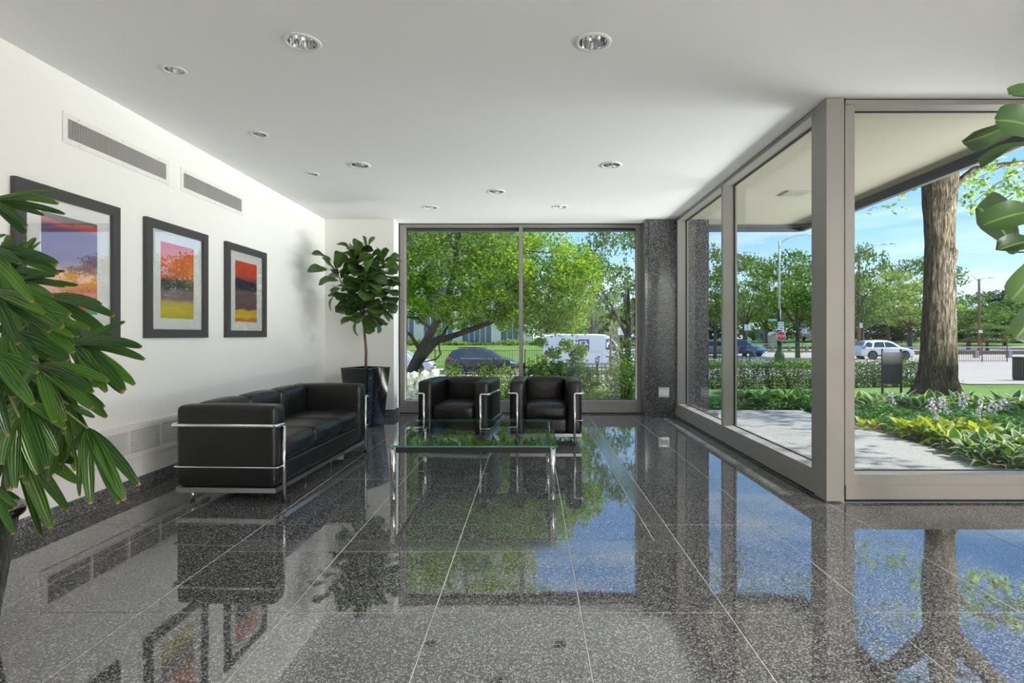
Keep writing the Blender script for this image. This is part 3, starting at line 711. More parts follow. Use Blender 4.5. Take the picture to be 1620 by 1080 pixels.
def palm():
    bx, by = -2.17, 2.0
    t = thing('lady_palm', 'broad-leaved lady palm in a black pot at the left edge of the frame', 'potted plant', (bx, by, 0))
    MB().lathe([(.15,0),(.17,.01),(.235,.46),(.255,.475),(.255,.50),(.24,.505),(.225,.50),(.22,.44)], 40, close=False).build('pot', M['black_gloss'], t, True)
    MB().lathe([(.001,.455),(.222,.45)], 40, close=False).build('soil', M['soil'], t)
    O = Vector((bx, by, 0)); rng = random.Random(2)
    canes = []
    for k in range(7):
        a = k*.9; p = Vector((.10*math.cos(a), .10*math.sin(a), .44)); q = Vector((.16*math.cos(a)+.05, .14*math.sin(a), 1.0+.1*k))
        MB().tube([p, (p+q)/2+Vector((.01,0,0)), q], .012, 8).build('cane', M['cane'], t, True); canes.append(q)
    def leaflet(parent, a, b, bow, w, tw):
        a, b = Vector(a), Vector(b); d = b-a; n = 11; nv = 3
        mid = (a+b)/2+bow
        cen = [a*(1-u)**2+mid*2*u*(1-u)+b*u*u for u in [i/n for i in range(n+1)]]
        xs, ys = zip(*SHAPES['palm']); vs = []; ed = []; al = []; fs = []
        hint = Vector((tw, -.75, .55)).normalized()
        for i in range(n+1):
            tg = (cen[min(i+1,n)]-cen[max(i-1,0)]).normalized(); side = tg.cross(hint)
            if side.length < .05: side = Vector((1,0,0))
            side.normalize(); nn = side.cross(tg); hw = w/2*interp(i/n, xs, ys)
            for j in range(-nv, nv+1):
                s = j/nv; pl = abs(s)*hw*.34
                q = cen[i]+side*s*hw+nn*pl; q.x = max(q.x, XL+.03-bx); vs.append(q); ed.append(s); al.append(i/n)
        k = 2*nv+1
        for i in range(n):
            for j in range(k-1): fs.append((i*k+j, i*k+j+1, (i+1)*k+j+1, (i+1)*k+j))
        me = MB().add(vs, fs).mesh('leaflet', M['palm_leaf'], True); set_attr(me, 'edge', ed); set_attr(me, 'along', al)
        obj('leaflet', me, parent)
    def frond(hub, Y, tips, w=.047):
        h = at(*hub, Y)-O; h.x = max(h.x, XL+.08-bx)
        c = min(canes, key=lambda q: (q-h).length)
        m = (c+h)/2+Vector((0,0,.05))
        fr = MB().tube([c, m, h], [.005,.004,.003], 7).build('frond', M['cane'], t, True)
        extra = [((tips[i][0]+tips[(i+1)%len(tips)][0])/2+rng.uniform(-12,12), (tips[i][1]+tips[(i+1)%len(tips)][1])/2+rng.uniform(-12,12), rng.uniform(-.06,.06)) for i in range(0, len(tips)-1, 2)]
        for tp in list(tips)+extra:
            px, py = tp[0], tp[1]; dy = tp[2] if len(tp) > 2 else 0
            b = at(px, py, Y+dy)-O; L_ = (b-h).length
            bow = Vector((0, -.01, .12*L_ if b.z < h.z+.05 else .02*L_))
            if len(tp) > 3: bow.z *= tp[3]
            leaflet(fr, h, b, bow, w*.80*rng.uniform(.85,1.15)*min(1.15, .45+L_/.42), rng.uniform(-.5,.5))
    frond((119,546), 1.95, [(198,509,.05),(229,569,.0),(213,609,-.03),(197,619,-.08),(169,620,-.1),(150,612,.08),(141,618,-.05)])
    frond((62,578), 1.85, [(172,604,.0),(146,647,-.06),(87,668,-.1),(120,640,.1),(20,640,-.04),(-10,650,.05),(10,600,.1)])
    frond((39,634), 1.78, [(104,678,-.02),(75,741,-.06),(36,755,-.08),(16,776,-.1),(-14,725,-.03),(85,700,.1),(-20,690,.05)], .05)
    frond((139,678), 1.92, [(131,765,-.05),(144,797,-.06),(188,797,-.05),(220,768,.0),(136,712,.08),(165,712,.06),(96,750,.05)])
    frond((108,640), 2.02, [(112,706,-.04),(125,712,.0),(97,735,.03),(78,760,-.02),(70,720,.05),(150,660,.05),(135,690,.1)])
    frond((-18,318), 1.72, [(94,302,.0,.3),(103,339,.0,.5),(70,341,.02,.5),(40,372,-.04)], .034)
    frond((17,437), 1.88, [(44,363,.0),(65,383,.0),(15,372,.04),(5,382,-.02),(-8,400,.05),(38,380,.05)])
    frond((-22,395), 1.66, [(93,434,.0),(89,422,.04,.6),(53,478,-.03),(10,372,.0),(20,470,.03)], .044)
    frond((28,446), 1.86, [(103,429,.0,.3),(95,448,.02,.6),(124,452,.03,.3),(84,470,-.02)], .042)
    frond((-8,462), 1.68, [(101,518,-.02),(57,493,-.02),(112,499,.06),(30,545,-.05),(-20,540,.0)], .05)
    frond((52,508), 1.80, [(117,558,-.02),(95,492,.04,.4),(108,502,.05),(142,521,.03),(125,533,.05),(60,560,-.05)], .048)
    frond((18,528), 1.74, [(110,570,-.02),(45,585,-.04),(8,560,-.03),(80,556,.04),(60,600,.02),(-15,575,.02)], .05)
    frond((-16,560), 1.66, [(52,640,-.03),(30,620,-.03),(-5,655,-.04),(60,590,.04),(15,690,.0)], .052)
    frond((-10,770), 1.75, [(32,790,.0),(27,802,-.03),(22,845,-.05),(-15,840,0)], .034)
    frond((60,600), 2.15, [(130,600,.05),(150,640,.0),(110,650,.0),(100,690,.0),(60,690,.0),(20,700,.0),(40,720,.0)])
    frond((20,480), 2.20, [(80,520,.0),(95,560,.0),(40,560,.0),(10,570,0),(60,590,0)])
    frond((10,610), 1.95, [(60,650,.0),(50,690,.0),(20,720,.0),(-10,720,.0),(70,620,.0),(0,660,.1)], .05)
    frond((30,660), 1.70, [(25,772,-.02),(60,750,.0),(-20,745,.0),(5,735,-.03)], .05)
    for hx, hy, YY in ((70,470,2.25),(40,560,2.3),(85,600,2.2),(25,700,2.1),(0,430,2.2)):
        frond((hx, hy), YY, [(hx+95*math.cos(q)+rng.uniform(-15,15), hy+60+85*math.sin(q)+rng.uniform(-15,15), rng.uniform(-.08,.08)) for q in (-.6,0,.6,1.2,1.8,2.4,3.0)], .05)
    for k in range(8):
        c = at(rng.uniform(-260,-40), rng.uniform(330,600), rng.uniform(1.8,2.4)); px = CX+F*c.x/c.y; py = CY-F*(c.z-CAMH)/c.y
        frond((px, py), c.y, [(px+rng.uniform(-110,70), py+rng.uniform(10,120), rng.uniform(-.1,.1)) for _ in range(6)], .05)
M['cane'] = plain('green_cane', (.13, .16, .05), .6)
palm()
# ------------------------------------------------------------------ outside: ground
def smooth(a, b, x):
    t = max(0., min(1., (x-a)/(b-a))); return t*t*(3-2*t)
def gz(x, y):
    s = interp(y, [8.4, 12, 15, 20, 26, 33, 36], [.03, .12, .28, .55, .9, 1.3, 1.4])
    z = -s*lerp(1, 1/1.4, smooth(5, 12, x))
    z += smooth(43, 58, y)*1.55*(1-smooth(4, 9, x))
    z += smooth(75, 130, y)*.9*smooth(9, 20, x)
    return z
def strip(name, m, poly_fn, nx, ny, label, lift=.02, kind='structure'):
    """poly_fn(u, v) -> (x, y); follows the terrain"""
    vs = []; fs = []
    for j in range(ny+1):
        for i in range(nx+1):
            x, y = poly_fn(i/nx, j/ny); vs.append((x, y, gz(x, y)+lift))
    n = nx+1
    for j in range(ny):
        for i in range(nx): fs.append((j*n+i, j*n+i+1, (j+1)*n+i+1, (j+1)*n+i))
    return tag(MB().add(vs, fs).build(name, m, None, True), label, None, None, kind)
def rect(x0, x1, y0, y1): return lambda u, v: (lerp(x0, x1, u), lerp(y0, y1, v))
def grassmat():
    m, nt, b, N, L = newmat('lawn_grass'); g = N('ShaderNodeNewGeometry')
    n = N('ShaderNodeTexNoise'); n.inputs['Scale'].default_value = 14; n.inputs['Detail'].default_value = 8; L(g.outputs['Position'], n.inputs['Vector'])
    n2 = N('ShaderNodeTexNoise'); n2.inputs['Scale'].default_value = .6; n2.inputs['Detail'].default_value = 3; L(g.outputs['Position'], n2.inputs['Vector'])
    mx = N('ShaderNodeMix'); mx.data_type = 'FLOAT'; mx.inputs[0].default_value = .4; L(n.outputs[0], mx.inputs[2]); L(n2.outputs[0], mx.inputs[3])
    r = ramp(N, L, mx.outputs[0], [(.3, (.06,.13,.025)), (.5, (.13,.22,.05)), (.7, (.22,.31,.09))]); L(r.outputs[0], b.inputs['Base Color'])
    b.inputs['Roughness'].default_value = .9; b.inputs['Specular IOR Level'].default_value = .1
    bp = N('ShaderNodeBump'); bp.inputs['Strength'].default_value = .6; bp.inputs['Distance'].default_value = .05; L(n.outputs[0], bp.inputs['Height']); L(bp.outputs[0], b.inputs['Normal'])
    return m
M['lawn'] = grassmat()
M['concrete'] = plain('pale_concrete', (.45, .40, .355), .85, var=.12, vscale=1.5, bump=.1, bscale=30)
M['asphalt'] = plain('worn_asphalt', (.36, .315, .28), .9, var=.12, vscale=.5, bump=.15, bscale=40)
M['kerb'] = plain('kerb_stone', (.30, .28, .26), .9)
M['soil_bed'] = plain('mulch', (.12, .08, .055), 1, var=.5, vscale=25, bump=1, bscale=40)
M['patio'] = granite('patio_stone', [(.2, (.22,.215,.21)), (.5, (.32,.31,.30)), (.8, (.44,.425,.41))], 160, .6, 1.4)
strip('lawn', M['lawn'], lambda u, v: (lerp(-70, 130, u), lerp(8.32, 200, v**1.8)), 60, 60, 'rolling green lawn outside the windows', 0)
strip('lawn_side', M['lawn'], rect(4.1, 40, -12, 8.32), 8, 6, 'lawn strip to the right of the terrace', 0)
strip('garden_bed', M['soil_bed'], rect(4.14, 9.6, -2, 9.9), 8, 10, 'brown mulch of the planting bed beside the terrace', .01)
strip('window_bed', M['soil_bed'], rect(-2.6, 2.0, 8.35, 10.9), 8, 6, 'brown mulch bed under the back window', .012)
strip('sidewalk', M['concrete'], rect(-40, 11, 16.9, 18.7), 30, 3, 'pale concrete sidewalk beyond the iron fence')
strip('street', M['asphalt'], rect(-80, 16, 23, 37.5), 40, 10, 'pale street with parked cars behind the back window')
strip('sidewalk_far', M['concrete'], rect(-80, 8, 40.3, 41.8), 40, 3, 'far sidewalk along the iron fence across the street')
strip('cross_street', M['asphalt'], lambda u, v: (lerp(lerp(12, 24, v), 90, u), lerp(15.2, 47, v)), 24, 16, 'wide pale side street to the right of the big tree')
strip('boulevard', M['asphalt'], rect(8, 130, 47, 68), 30, 6, 'boulevard roadway in the distance', .03)
strip('boulevard_far', M['asphalt'], rect(8, 130, 74.5, 86), 30, 6, 'far carriageway beyond the guard rail', .03)
def kerb(x0, x1, y0, y1, n=20):
    mb = MB()
    for i in range(n):
        a = (lerp(x0,x1,i/n), lerp(y0,y1,i/n)); b = (lerp(x0,x1,(i+1)/n), lerp(y0,y1,(i+1)/n))
        za, zb = gz(*a), gz(*b)
        mb.hexa([(a[0],a[1]-.1,za-.05),(b[0],b[1]-.1,zb-.05),(b[0],b[1]+.1,zb-.05),(a[0],a[1]+.1,za-.05)], [(a[0],a[1]-.1,za+.15),(b[0],b[1]-.1,zb+.15),(b[0],b[1]+.1,zb+.15),(a[0],a[1]+.1,za+.15)])
    return mb
struct('kerb_street', M['kerb'], kerb(-80, 16, 37.6, 37.6), 'stone kerb on the far side of the street')
struct('kerb_boulevard', M['kerb'], kerb(8, 130, 68.1, 68.1), 'stone kerb of the boulevard median')

def patio():
    x0, x1, y0, y1 = 2.17, 4.13, -2.5, 8.52
    p = struct('patio', M['grout'], MB().box(XR+.06, x1, 3.95, y1, -.3, -.008).box(XE+.15, x1, -2.5, 3.95, -.3, -.008), 'grey stone terrace under the overhang')
    cache = {}
    ys = [y1-k*1.19 for k in range(10)]
    for k in range(len(ys)-1):
        ya, yb = max(ys[k+1], 3.97), ys[k]
        if yb-ya < .1: continue
        for (a, b) in ((XR+.14, 2.42), (2.42, 3.275), (3.275, 4.13)):
            if ya > 7.6 and a < 2.42: continue
            key = (round(b-a,3), round(yb-ya,3))
            if key not in cache: cache[key] = MB().box(.002, b-a-.002, .002, yb-ya-.002, -.05, 0).mesh('paver', M['patio'])
            o = obj('paver', cache[key], p); o.location = (a, ya, 0)
patio()
M['soffit'] = plain('soffit_plaster', (.30, .28, .22), .85, var=.05, vscale=1.2, bump=.05, bscale=40)
M['fascia'] = plain('fascia_steel', (.075, .085, .10), .45, 0)
ov = struct('overhang', M['soffit'], MB().box(XR+.06, 4.0, 3.9, 8.2, 2.785, 3.0).box(XE+.02, 4.0, -2.8, 3.9, 2.785, 3.0), 'cream plaster soffit of the building overhang outside')
struct('overhang_fascia', M['fascia'], MB().box(4.0, 4.06, -2.8, 8.26, 2.70, 3.3).box(-3.2, 4.0, 8.24, 8.30, 2.70, 3.3).box(3.955, 4.0, 3.9, 8.2, 2.755, 2.785).box(XR+.1, 4.0, 8.155, 8.20, 2.755, 2.785), 'dark steel fascia along the edge of the overhang')
struct('building_upper', M['concrete'], MB().box(-3.2, 3.98, -2.9, 8.24, 3.0, 9.0), 'upper storeys of the lobby building')
def soffit_light():
    t = thing('soffit_light', 'square recessed light in the cream soffit outside the side window', 'light', (3.03, 6.35, 2.785))
    MB().box(-.14,.14,-.12,.12,-.012,0).build('rim', M['soffit'], t); MB().box(-.12,.12,-.1,.1,-.014,-.012).build('diffuser', M['lens'], t)
M['lens'] = plain('grey_lens', (.25,.25,.23), .3)
soffit_light()

# ------------------------------------------------------------------ outside: foliage helpers
def quads_mesh(name, m, cen, size, seed=0, aspect=.6, flat=.5, fold=True):
    """many small leaves: each a folded rhombus"""
    rs = np.random.RandomState(seed); n = len(cen); cen = np.asarray(cen, float)
    nrm = rs.normal(size=(n,3)); nrm[:,2] = np.abs(nrm[:,2])+flat; nrm /= np.linalg.norm(nrm, axis=1)[:,None]
    u = rs.normal(size=(n,3)); u -= nrm*(u*nrm).sum(1)[:,None]; u /= np.linalg.norm(u, axis=1)[:,None]; v = np.cross(nrm, u)
    s = (size*rs.uniform(.65,1.35,n))[:,None]
    P = np.stack([cen-u*s*.5, cen+v*s*aspect*.5+nrm*s*.10, cen+u*s*.5-nrm*s*.06, cen-v*s*aspect*.5+nrm*s*.10], 1).reshape(-1,3)
    me = bpy.data.meshes.new(name); me.vertices.add(4*n); me.vertices.foreach_set('co', P.ravel().astype(np.float32))
    idx = np.arange(4*n).reshape(n,4)
    tri = np.concatenate([idx[:,[0,1,2]], idx[:,[0,2,3]]], 1).reshape(-1)
    me.loops.add(6*n); me.loops.foreach_set('vertex_index', tri.astype(np.int32))
    me.polygons.add(2*n); me.polygons.foreach_set('loop_start', np.arange(0,6*n,3,dtype=np.int32)); me.polygons.foreach_set('loop_total', np.full(2*n,3,dtype=np.int32))
    me.materials.append(m); me.update(calc_edges=True); return me
def clumps(centers, radii, per, seed=0, flat=.6):
    rs = np.random.RandomState(seed); out = []
    for c, r in zip(centers, radii):
        n = int(per*rs.uniform(.7,1.3)); d = rs.normal(size=(n,3)); d /= np.linalg.norm(d,axis=1)[:,None]
        rad = rs.uniform(.25,1,n)**.6; p = d*rad[:,None]*r; p[:,2] *= flat; out.append(np.asarray(c)+p)
    return np.concatenate(out)
M['bark'] = plain('tree_bark', (.075, .058, .045), .95, bump=.8, bscale=25, var=.3, vscale=8)
M['leaf_maple'] = leafmat('maple_leaf', (.04,.12,.011), (.36,.50,.055), .5, .48, transcol=(2.0,1.7,.45), mid=(.14,.29,.026), spec=.3)
M['leaf_oak'] = leafmat('oak_leaf', (.05,.11,.03), (.16,.26,.07), .5, .35, transcol=(1.8,1.6,.6), spec=.3)
M['leaf_pale'] = leafmat('honey_locust_leaf', (.12,.20,.05), (.32,.43,.13), .5, .40, transcol=(1.5,1.4,.6), spec=.2)
M['leaf_dark'] = leafmat('dark_tree_leaf', (.015,.045,.018), (.05,.11,.045), .5, .3, spec=.2)
M['leaf_mid'] = leafmat('park_tree_leaf', (.04,.10,.02), (.14,.25,.055), .5, .38, spec=.2)
M['leaf_shrub'] = leafmat('shrub_leaf', (.04,.10,.015), (.20,.32,.06), .5, .35, spec=.3)
M['leaf_hedge'] = leafmat('hedge_leaf', (.02,.06,.012), (.08,.17,.03), .5, .3, spec=.3)
M['leaf_cover'] = leafmat('ground_cover_leaf', (.02,.09,.018), (.08,.24,.035), .5, .3, spec=.3)
M['petal'] = plain('hydrangea_petal', (.80,.84,.74), .7)
M['petal_lilac'] = plain('hosta_petal', (.72,.64,.74), .7)
def foliage(name, me, parent):
    o = obj(name, me, parent); o['kind'] = 'stuff'; return o

# ------------------------------------------------------------------ outside: the tree behind the back window
def window_tree():
    base = at(655, 600, 13.0); base.z = gz(base.x, base.y)-.05
    t = thing('maple_tree', 'leaning multi-stemmed tree filling the left of the back window', 'tree', base)
    P = lambda px, py, Y: tuple(at(px, py, Y)-base)
    limbs = [([(636,640,13),(643,600,13),(662,560,13),(690,510,12.9),(710,465,12.8),(721,420,12.7),(724,380,12.6),(735,330,12.6),(740,250,12.5)], [.19,.17,.15,.135,.12,.10,.08,.06,.04]),
             ([(640,640,13.2),(660,575,13.2),(690,540,13.2),(735,525,13.3),(780,508,13.4),(815,490,13.5),(850,470,13.6),(890,455,13.7)], [.16,.15,.12,.10,.085,.07,.05,.03]),
             ([(680,525,12.9),(700,495,12.8),(745,482,12.6),(790,465,12.5),(830,440,12.4)], [.08,.065,.05,.04,.02]),
             ([(655,575,13.4),(672,545,13.5),(700,530,13.6),(712,510,13.7),(740,500,13.8)], [.1,.09,.06,.04,.02]),
             ([(665,555,12.9),(650,530,12.8),(636,520,12.7),(600,508,12.6),(560,490,12.5)], [.07,.06,.05,.04,.03]),
             ([(684,522,12.9),(660,503,12.8),(630,500,12.7),(590,470,12.6)], [.05,.045,.04,.02]),
             ([(722,440,12.7),(745,425,12.5),(775,405,12.4),(820,395,12.2),(870,400,12.1)], [.05,.045,.035,.03,.02]),
             ([(724,400,12.6),(700,370,12.5),(670,345,12.4),(640,320,12.3)], [.05,.04,.03,.02]),
             ([(693,541,13.2),(697,560,13.1),(690,568,13.0),(672,572,12.9),(660,570,12.9)], [.03,.03,.028,.02,.012]),
             ([(716,445,12.7),(735,465,12.6),(752,470,12.5),(770,490,12.4)], [.03,.025,.02,.01])]
    for pts, r in limbs:
        MB().tube([P(*p) for p in pts], [q*.66 for q in r], 9).build('limb', M['bark'], t, True)
    rng = random.Random(21); cs = []; rr = []
    def put(n, x0, x1, y0, y1, r0=.28, r1=.5, ya=11.6, yb=14.2, ok=None):
        for _ in range(n):
            px, py = rng.uniform(x0,x1), rng.uniform(y0,y1)
            if ok and not ok(px, py): continue
            cs.append(P(px, py, rng.uniform(ya,yb))); rr.append(rng.uniform(r0,r1))
    put(150, 560, 828, 330, 445)
    put(70, 600, 830, 440, 492, .2, .36)
    put(22, 640, 830, 490, 520, .15, .26)
    put(120, 820, 940, 372, 545, .24, .42, 11.8, 13.6, lambda x, y: y > 372+max(0,(x-880))*.75 and y < 520-max(0, x-920)*.8)
    put(6, 850, 925, 530, 565, .14, .22, 12, 13)
    put(80, 520, 900, 150, 335, .35, .6)
    cen = clumps(cs, rr, 170, 4, .75)
    foliage('crown', quads_mesh('crown', M['leaf_maple'], cen, .066, 5, .75, .35), t)
window_tree()

# ------------------------------------------------------------------ outside: the big tree by the terrace
def big_bark():
    m, nt, b, N, L = newmat('ridged_bark'); tc = N('ShaderNodeTexCoord'); mp = N('ShaderNodeMapping'); mp.inputs['Scale'].default_value = (12, 12, 1.8); L(tc.outputs['Object'], mp.inputs[0])
    n = N('ShaderNodeTexNoise'); n.inputs['Scale'].default_value = 2.6; n.inputs['Detail'].default_value = 7; n.inputs['Roughness'].default_value = .65; n.inputs['Distortion'].default_value = .8; L(mp.outputs[0], n.inputs['Vector'])
    r = ramp(N, L, n.outputs[0], [(.40, (.016,.013,.009)), (.50, (.055,.046,.033)), (.64, (.13,.11,.08))]); L(r.outputs[0], b.inputs['Base Color']); b.inputs['Roughness'].default_value = .95; b.inputs['Specular IOR Level'].default_value = .05
    bp = N('ShaderNodeBump'); bp.inputs['Strength'].default_value = 1; bp.inputs['Distance'].default_value = .06; L(n.outputs[0], bp.inputs['Height']); L(bp.outputs[0], b.inputs['Normal'])
    return m
M['big_bark'] = big_bark()
def big_tree():
    Y = 11.7; c = at(1483, 625, Y); z0 = gz(c.x, Y); base = Vector((c.x, Y, z0-.03))
    t = thing('oak_tree', 'massive rough-barked trunk rising past the overhang beside the hosta bed', 'tree', base)
    seg = 72; vs = []; fs = []
    zs = [0,.04,.1,.2,.35,.6,1,1.5,2,2.5,2.9,3.2,3.5,3.8,4.1,4.5,5.0,5.6]; rs = [q*.80 for q in (.62,.56,.515,.475,.445,.42,.40,.375,.355,.34,.33,.325,.33,.345,.37,.40,.40,.34)]
    xo = [0,0,0,0,.0,.01,.02,.03,.04,.045,.05,.05,.045,.04,.04,.05,.06,.06]
    ZN = []
    for i in range(len(zs)-1):
        k = max(1, int((zs[i+1]-zs[i])/.1))
        for q in range(k): ZN.append(lerp(zs[i], zs[i+1], q/k))
    ZN.append(zs[-1])
    for z in ZN:
        r0 = interp(z, zs, rs); x0 = interp(z, zs, xo)
        for k in range(seg):
            a = 2*math.pi*k/seg
            ridge = noise.noise(Vector((math.cos(a)*7, math.sin(a)*7, z*1.1)))*.022+noise.noise(Vector((math.cos(a)*17, math.sin(a)*17, z*3)))*.012
            fl = .08*max(0, 1-z/.6)*math.sin(a*5+.6)
            knob = .09*math.exp(-((z-2.95)/.14)**2-((a-5.1)/.35)**2)
            r = r0+ridge+fl+knob; vs.append((x0+r*math.cos(a), r*math.sin(a), z))
    for i in range(len(ZN)-1):
        for k in range(seg): fs.append((i*seg+k, i*seg+(k+1)%seg, (i+1)*seg+(k+1)%seg, (i+1)*seg+k))
    MB().add(vs, fs).build('trunk', M['big_bark'], t, True)
    rng = random.Random(8); cs = []; rr = []
    ends = [((.1,0,5.2),(1.6,-1.5,6.6),(3.4,-3.6,7.2)), ((0,0,5.3),(-1.4,-2.2,6.9),(-2.6,-5.2,8.0)), ((0,0,5.3),(-.8,1.5,7.2),(-1.8,3,8.6)), ((.1,0,5.3),(1.5,1.6,7.0),(3.2,3,8.2)), ((.2,0,4.3),(.9,-.6,4.7),(2.2,-1.5,4.6)), ((0,0,5.3),(.2,-.4,8),(.1,-.8,10.5))]
    for e in ends:
        MB().tube([Vector(e[0]), Vector(e[1])*.5+Vector(e[0])*.5+Vector((0,0,.2)), e[1], e[2]], [.22,.17,.13,.05] if e[2][2] > 5 else [.09,.07,.05,.02], 10).build('limb', M['big_bark'], t, True)
    for k in range(120):
        a = rng.uniform(0, 6.28); r = rng.uniform(.6, 6.6); x, y = r*math.cos(a)*.9, r*math.sin(a)-1.5
        z = rng.uniform(6.0, 10.5)-.16*r
        if base.x+x < 4.6: x = 4.6-base.x+rng.uniform(0,2)
        cs.append((x, y, z)); rr.append(rng.uniform(.5,1.0))
    for px, py, YY in ((1535,290,10.6),(1560,272,10.4),(1535,335,10.9),(1528,318,11),(1565,310,10.5),(1590,300,10.3),(1600,285,10.2),(1610,312,10.2),(1572,340,10.4),(1585,335,10.3),(1548,300,10.7),(1600,268,10.4),(1618,300,10.1),(1625,330,10.1)):
        cs.append(tuple(at(px, py, YY)-base)); rr.append(.15)
        cs.append(tuple(at(px+6, py-10, YY)-base)); rr.append(.10)
    c1 = clumps(cs[:120], rr[:120], 60, 3, .6); c2 = clumps(cs[120:], rr[120:], 22, 6, .8)
    foliage('crown', quads_mesh('crown', M['leaf_oak'], c1, .15, 9, .6, .6), t)
    foliage('hanging_foliage', quads_mesh('hanging_foliage', M['leaf_oak'], c2, .10, 9, .5, .3), t)
    for a, b in (((1630,262,10.2),(1528,330,11)), ((1630,290,10.1),(1560,345,10.4)), ((1640,250,10.2),(1540,285,10.6))):
        p, q = at(*a)-base, at(*b)-base; MB().tube([p, (p+q)/2+Vector((0,0,.08)), q], [.016,.011,.005], 6).build('twig', M['big_bark'], t, True)
big_tree()

# ------------------------------------------------------------------ outside: park and street trees
def tree_proto(seed, m, ncl, per, leaf, trunk_h=.32, spread=1.0, flat=.55):
    """10 m tall, crown radius 5 m; returns list of (name, mesh)"""
    rng = random.Random(seed); cs = []; rr = []
    for _ in range(ncl):
        a = rng.uniform(0, 6.28); q = rng.random()**.5; h = rng.uniform(-1, 1)
        rad = 4.2*q*math.sqrt(max(.05, 1-h*h*.85)); z = 10*(trunk_h+(1-trunk_h)*.5)+h*10*(1-trunk_h)*.46
        cs.append((rad*math.cos(a), rad*math.sin(a), z)); rr.append(rng.uniform(.7, 1.5))
    crown = quads_mesh('crown', m, clumps(cs, rr, per, seed, flat), leaf, seed, .6, .15)
    mb = MB(); zt = 10*trunk_h
    mb.tube([(0,0,-.2),(0.05,0,zt*.5),(0,.05,zt+.3),(.1,0,zt+2.5)], [.28,.22,.2,.1], 8)
    for k in range(7):
        a = k*.9+rng.uniform(-.3,.3); r = rng.uniform(2,3.6); z = rng.uniform(.3,.8)
        mb.tube([(0,0,zt*rng.uniform(.75,1.15)), (r*.45*math.cos(a), r*.45*math.sin(a), zt+1.0*z+.6), (r*math.cos(a), r*math.sin(a), zt+3*z+1.2)], [.13,.09,.03], 6)
    return [('crown', crown), ('trunk', mb.mesh('trunk', M['bark'], True))]
PROTO = {'mid': tree_proto(31, M['leaf_mid'], 75, 55, .34), 'pale': tree_proto(32, M['leaf_pale'], 70, 60, .30, .34, flat=.4), 'dark': tree_proto(33, M['leaf_dark'], 80, 55, .36, .22),
         'belt': tree_proto(35, M['leaf_mid'], 80, 50, .40, .04), 'belt_dark': tree_proto(36, M['leaf_dark'], 80, 50, .42, .03),
         'oak': tree_proto(34, M['leaf_oak'], 60, 60, .30, .30)}
def park_tree(px, top, Y, R, kind, label, group='trees of the park and streets', rz=0):
    x = (px-CX)*Y/F; zb = gz(x, Y); H = CAMH+(CY-top)*Y/F-zb
    t = thing('park_tree', label, 'tree', (x, Y, zb), rz, group); t.scale = (R/5, R/5, H/10)
    for n, me in PROTO[kind]:
        o = obj(n, me, t)
        if n == 'crown': o['kind'] = 'stuff'
for k, a in enumerate([
    (1131, 392, 50, 3.4, 'mid', 'slim tree with forked trunk seen between granite column and mullion'),
    (1178, 402, 57, 4.4, 'oak', 'leafy tree above the blue car, just right of the mullion'),
    (1212, 428, 82, 6.5, 'pale', 'pale rounded tree behind the street sign'),
    (1262, 396, 52, 4.6, 'mid', 'bushy tree behind the curved street lamp and stop sign'),
    (1300, 405, 76, 6.5, 'oak', 'tree largely hidden behind the corner post'),
    (1364, 392, 50, 3.3, 'mid', 'dark leafy tree at the left edge of the front window'),
    (1405, 428, 90, 7.5, 'pale', 'broad pale tree above the white car'),
    (1440, 446, 64, 5.4, 'pale', 'spreading tree with dark forked trunk left of the big trunk'),
    (1462, 408, 98, 7.5, 'oak', 'tall tree whose top shows left of the big trunk'),
    (1532, 465, 82, 5.6, 'mid', 'bright tree immediately right of the big trunk'),
    (1590, 458, 98, 7.0, 'dark', 'dark dense tree far off beyond the rusty lamp post'),
    (1562, 512, 76, 4.2, 'oak', 'low spreading tree behind the short iron fence'),
    (1648, 452, 84, 7.0, 'mid', 'tree at the right edge behind the fig leaves'),
    (994, 342, 28, 3.4, 'oak', 'light green tree at the right end of the back window'),
    (936, 400, 42, 3.0, 'oak', 'feathery tree between the leaning tree and the right frame'),
    (952, 470, 58, 5.0, 'mid', 'shaded street tree above the white van'),
    (1020, 440, 62, 6.0, 'oak', 'street tree hidden behind the granite column'),
    (905, 478, 75, 6.0, 'dark', 'dark tree at the end of the street above the van roof')]):
    park_tree(*a, rz=k*1.3)
ORD = ['first','second','third','fourth','fifth','sixth','seventh','eighth','ninth','tenth','eleventh','twelfth','thirteenth','fourteenth','fifteenth','sixteenth','seventeenth']
rng_t = random.Random(17)
for k in range(17):
    px = 1085+k*36+rng_t.uniform(-8,8)
    park_tree(px, rng_t.uniform(452, 492), rng_t.uniform(112,140), rng_t.uniform(8,10), ('belt_dark','belt','belt')[k%3], ORD[k]+' tree from the left in the distant wooded edge of the park', 'distant trees on the skyline', k*.7)
for k in range(5):
    park_tree(880+k*36, 488, 84+k*4, 6, ('belt','belt_dark')[k%2], ORD[k]+' distant tree from the left above the white van', 'distant trees behind the van', k*1.1)

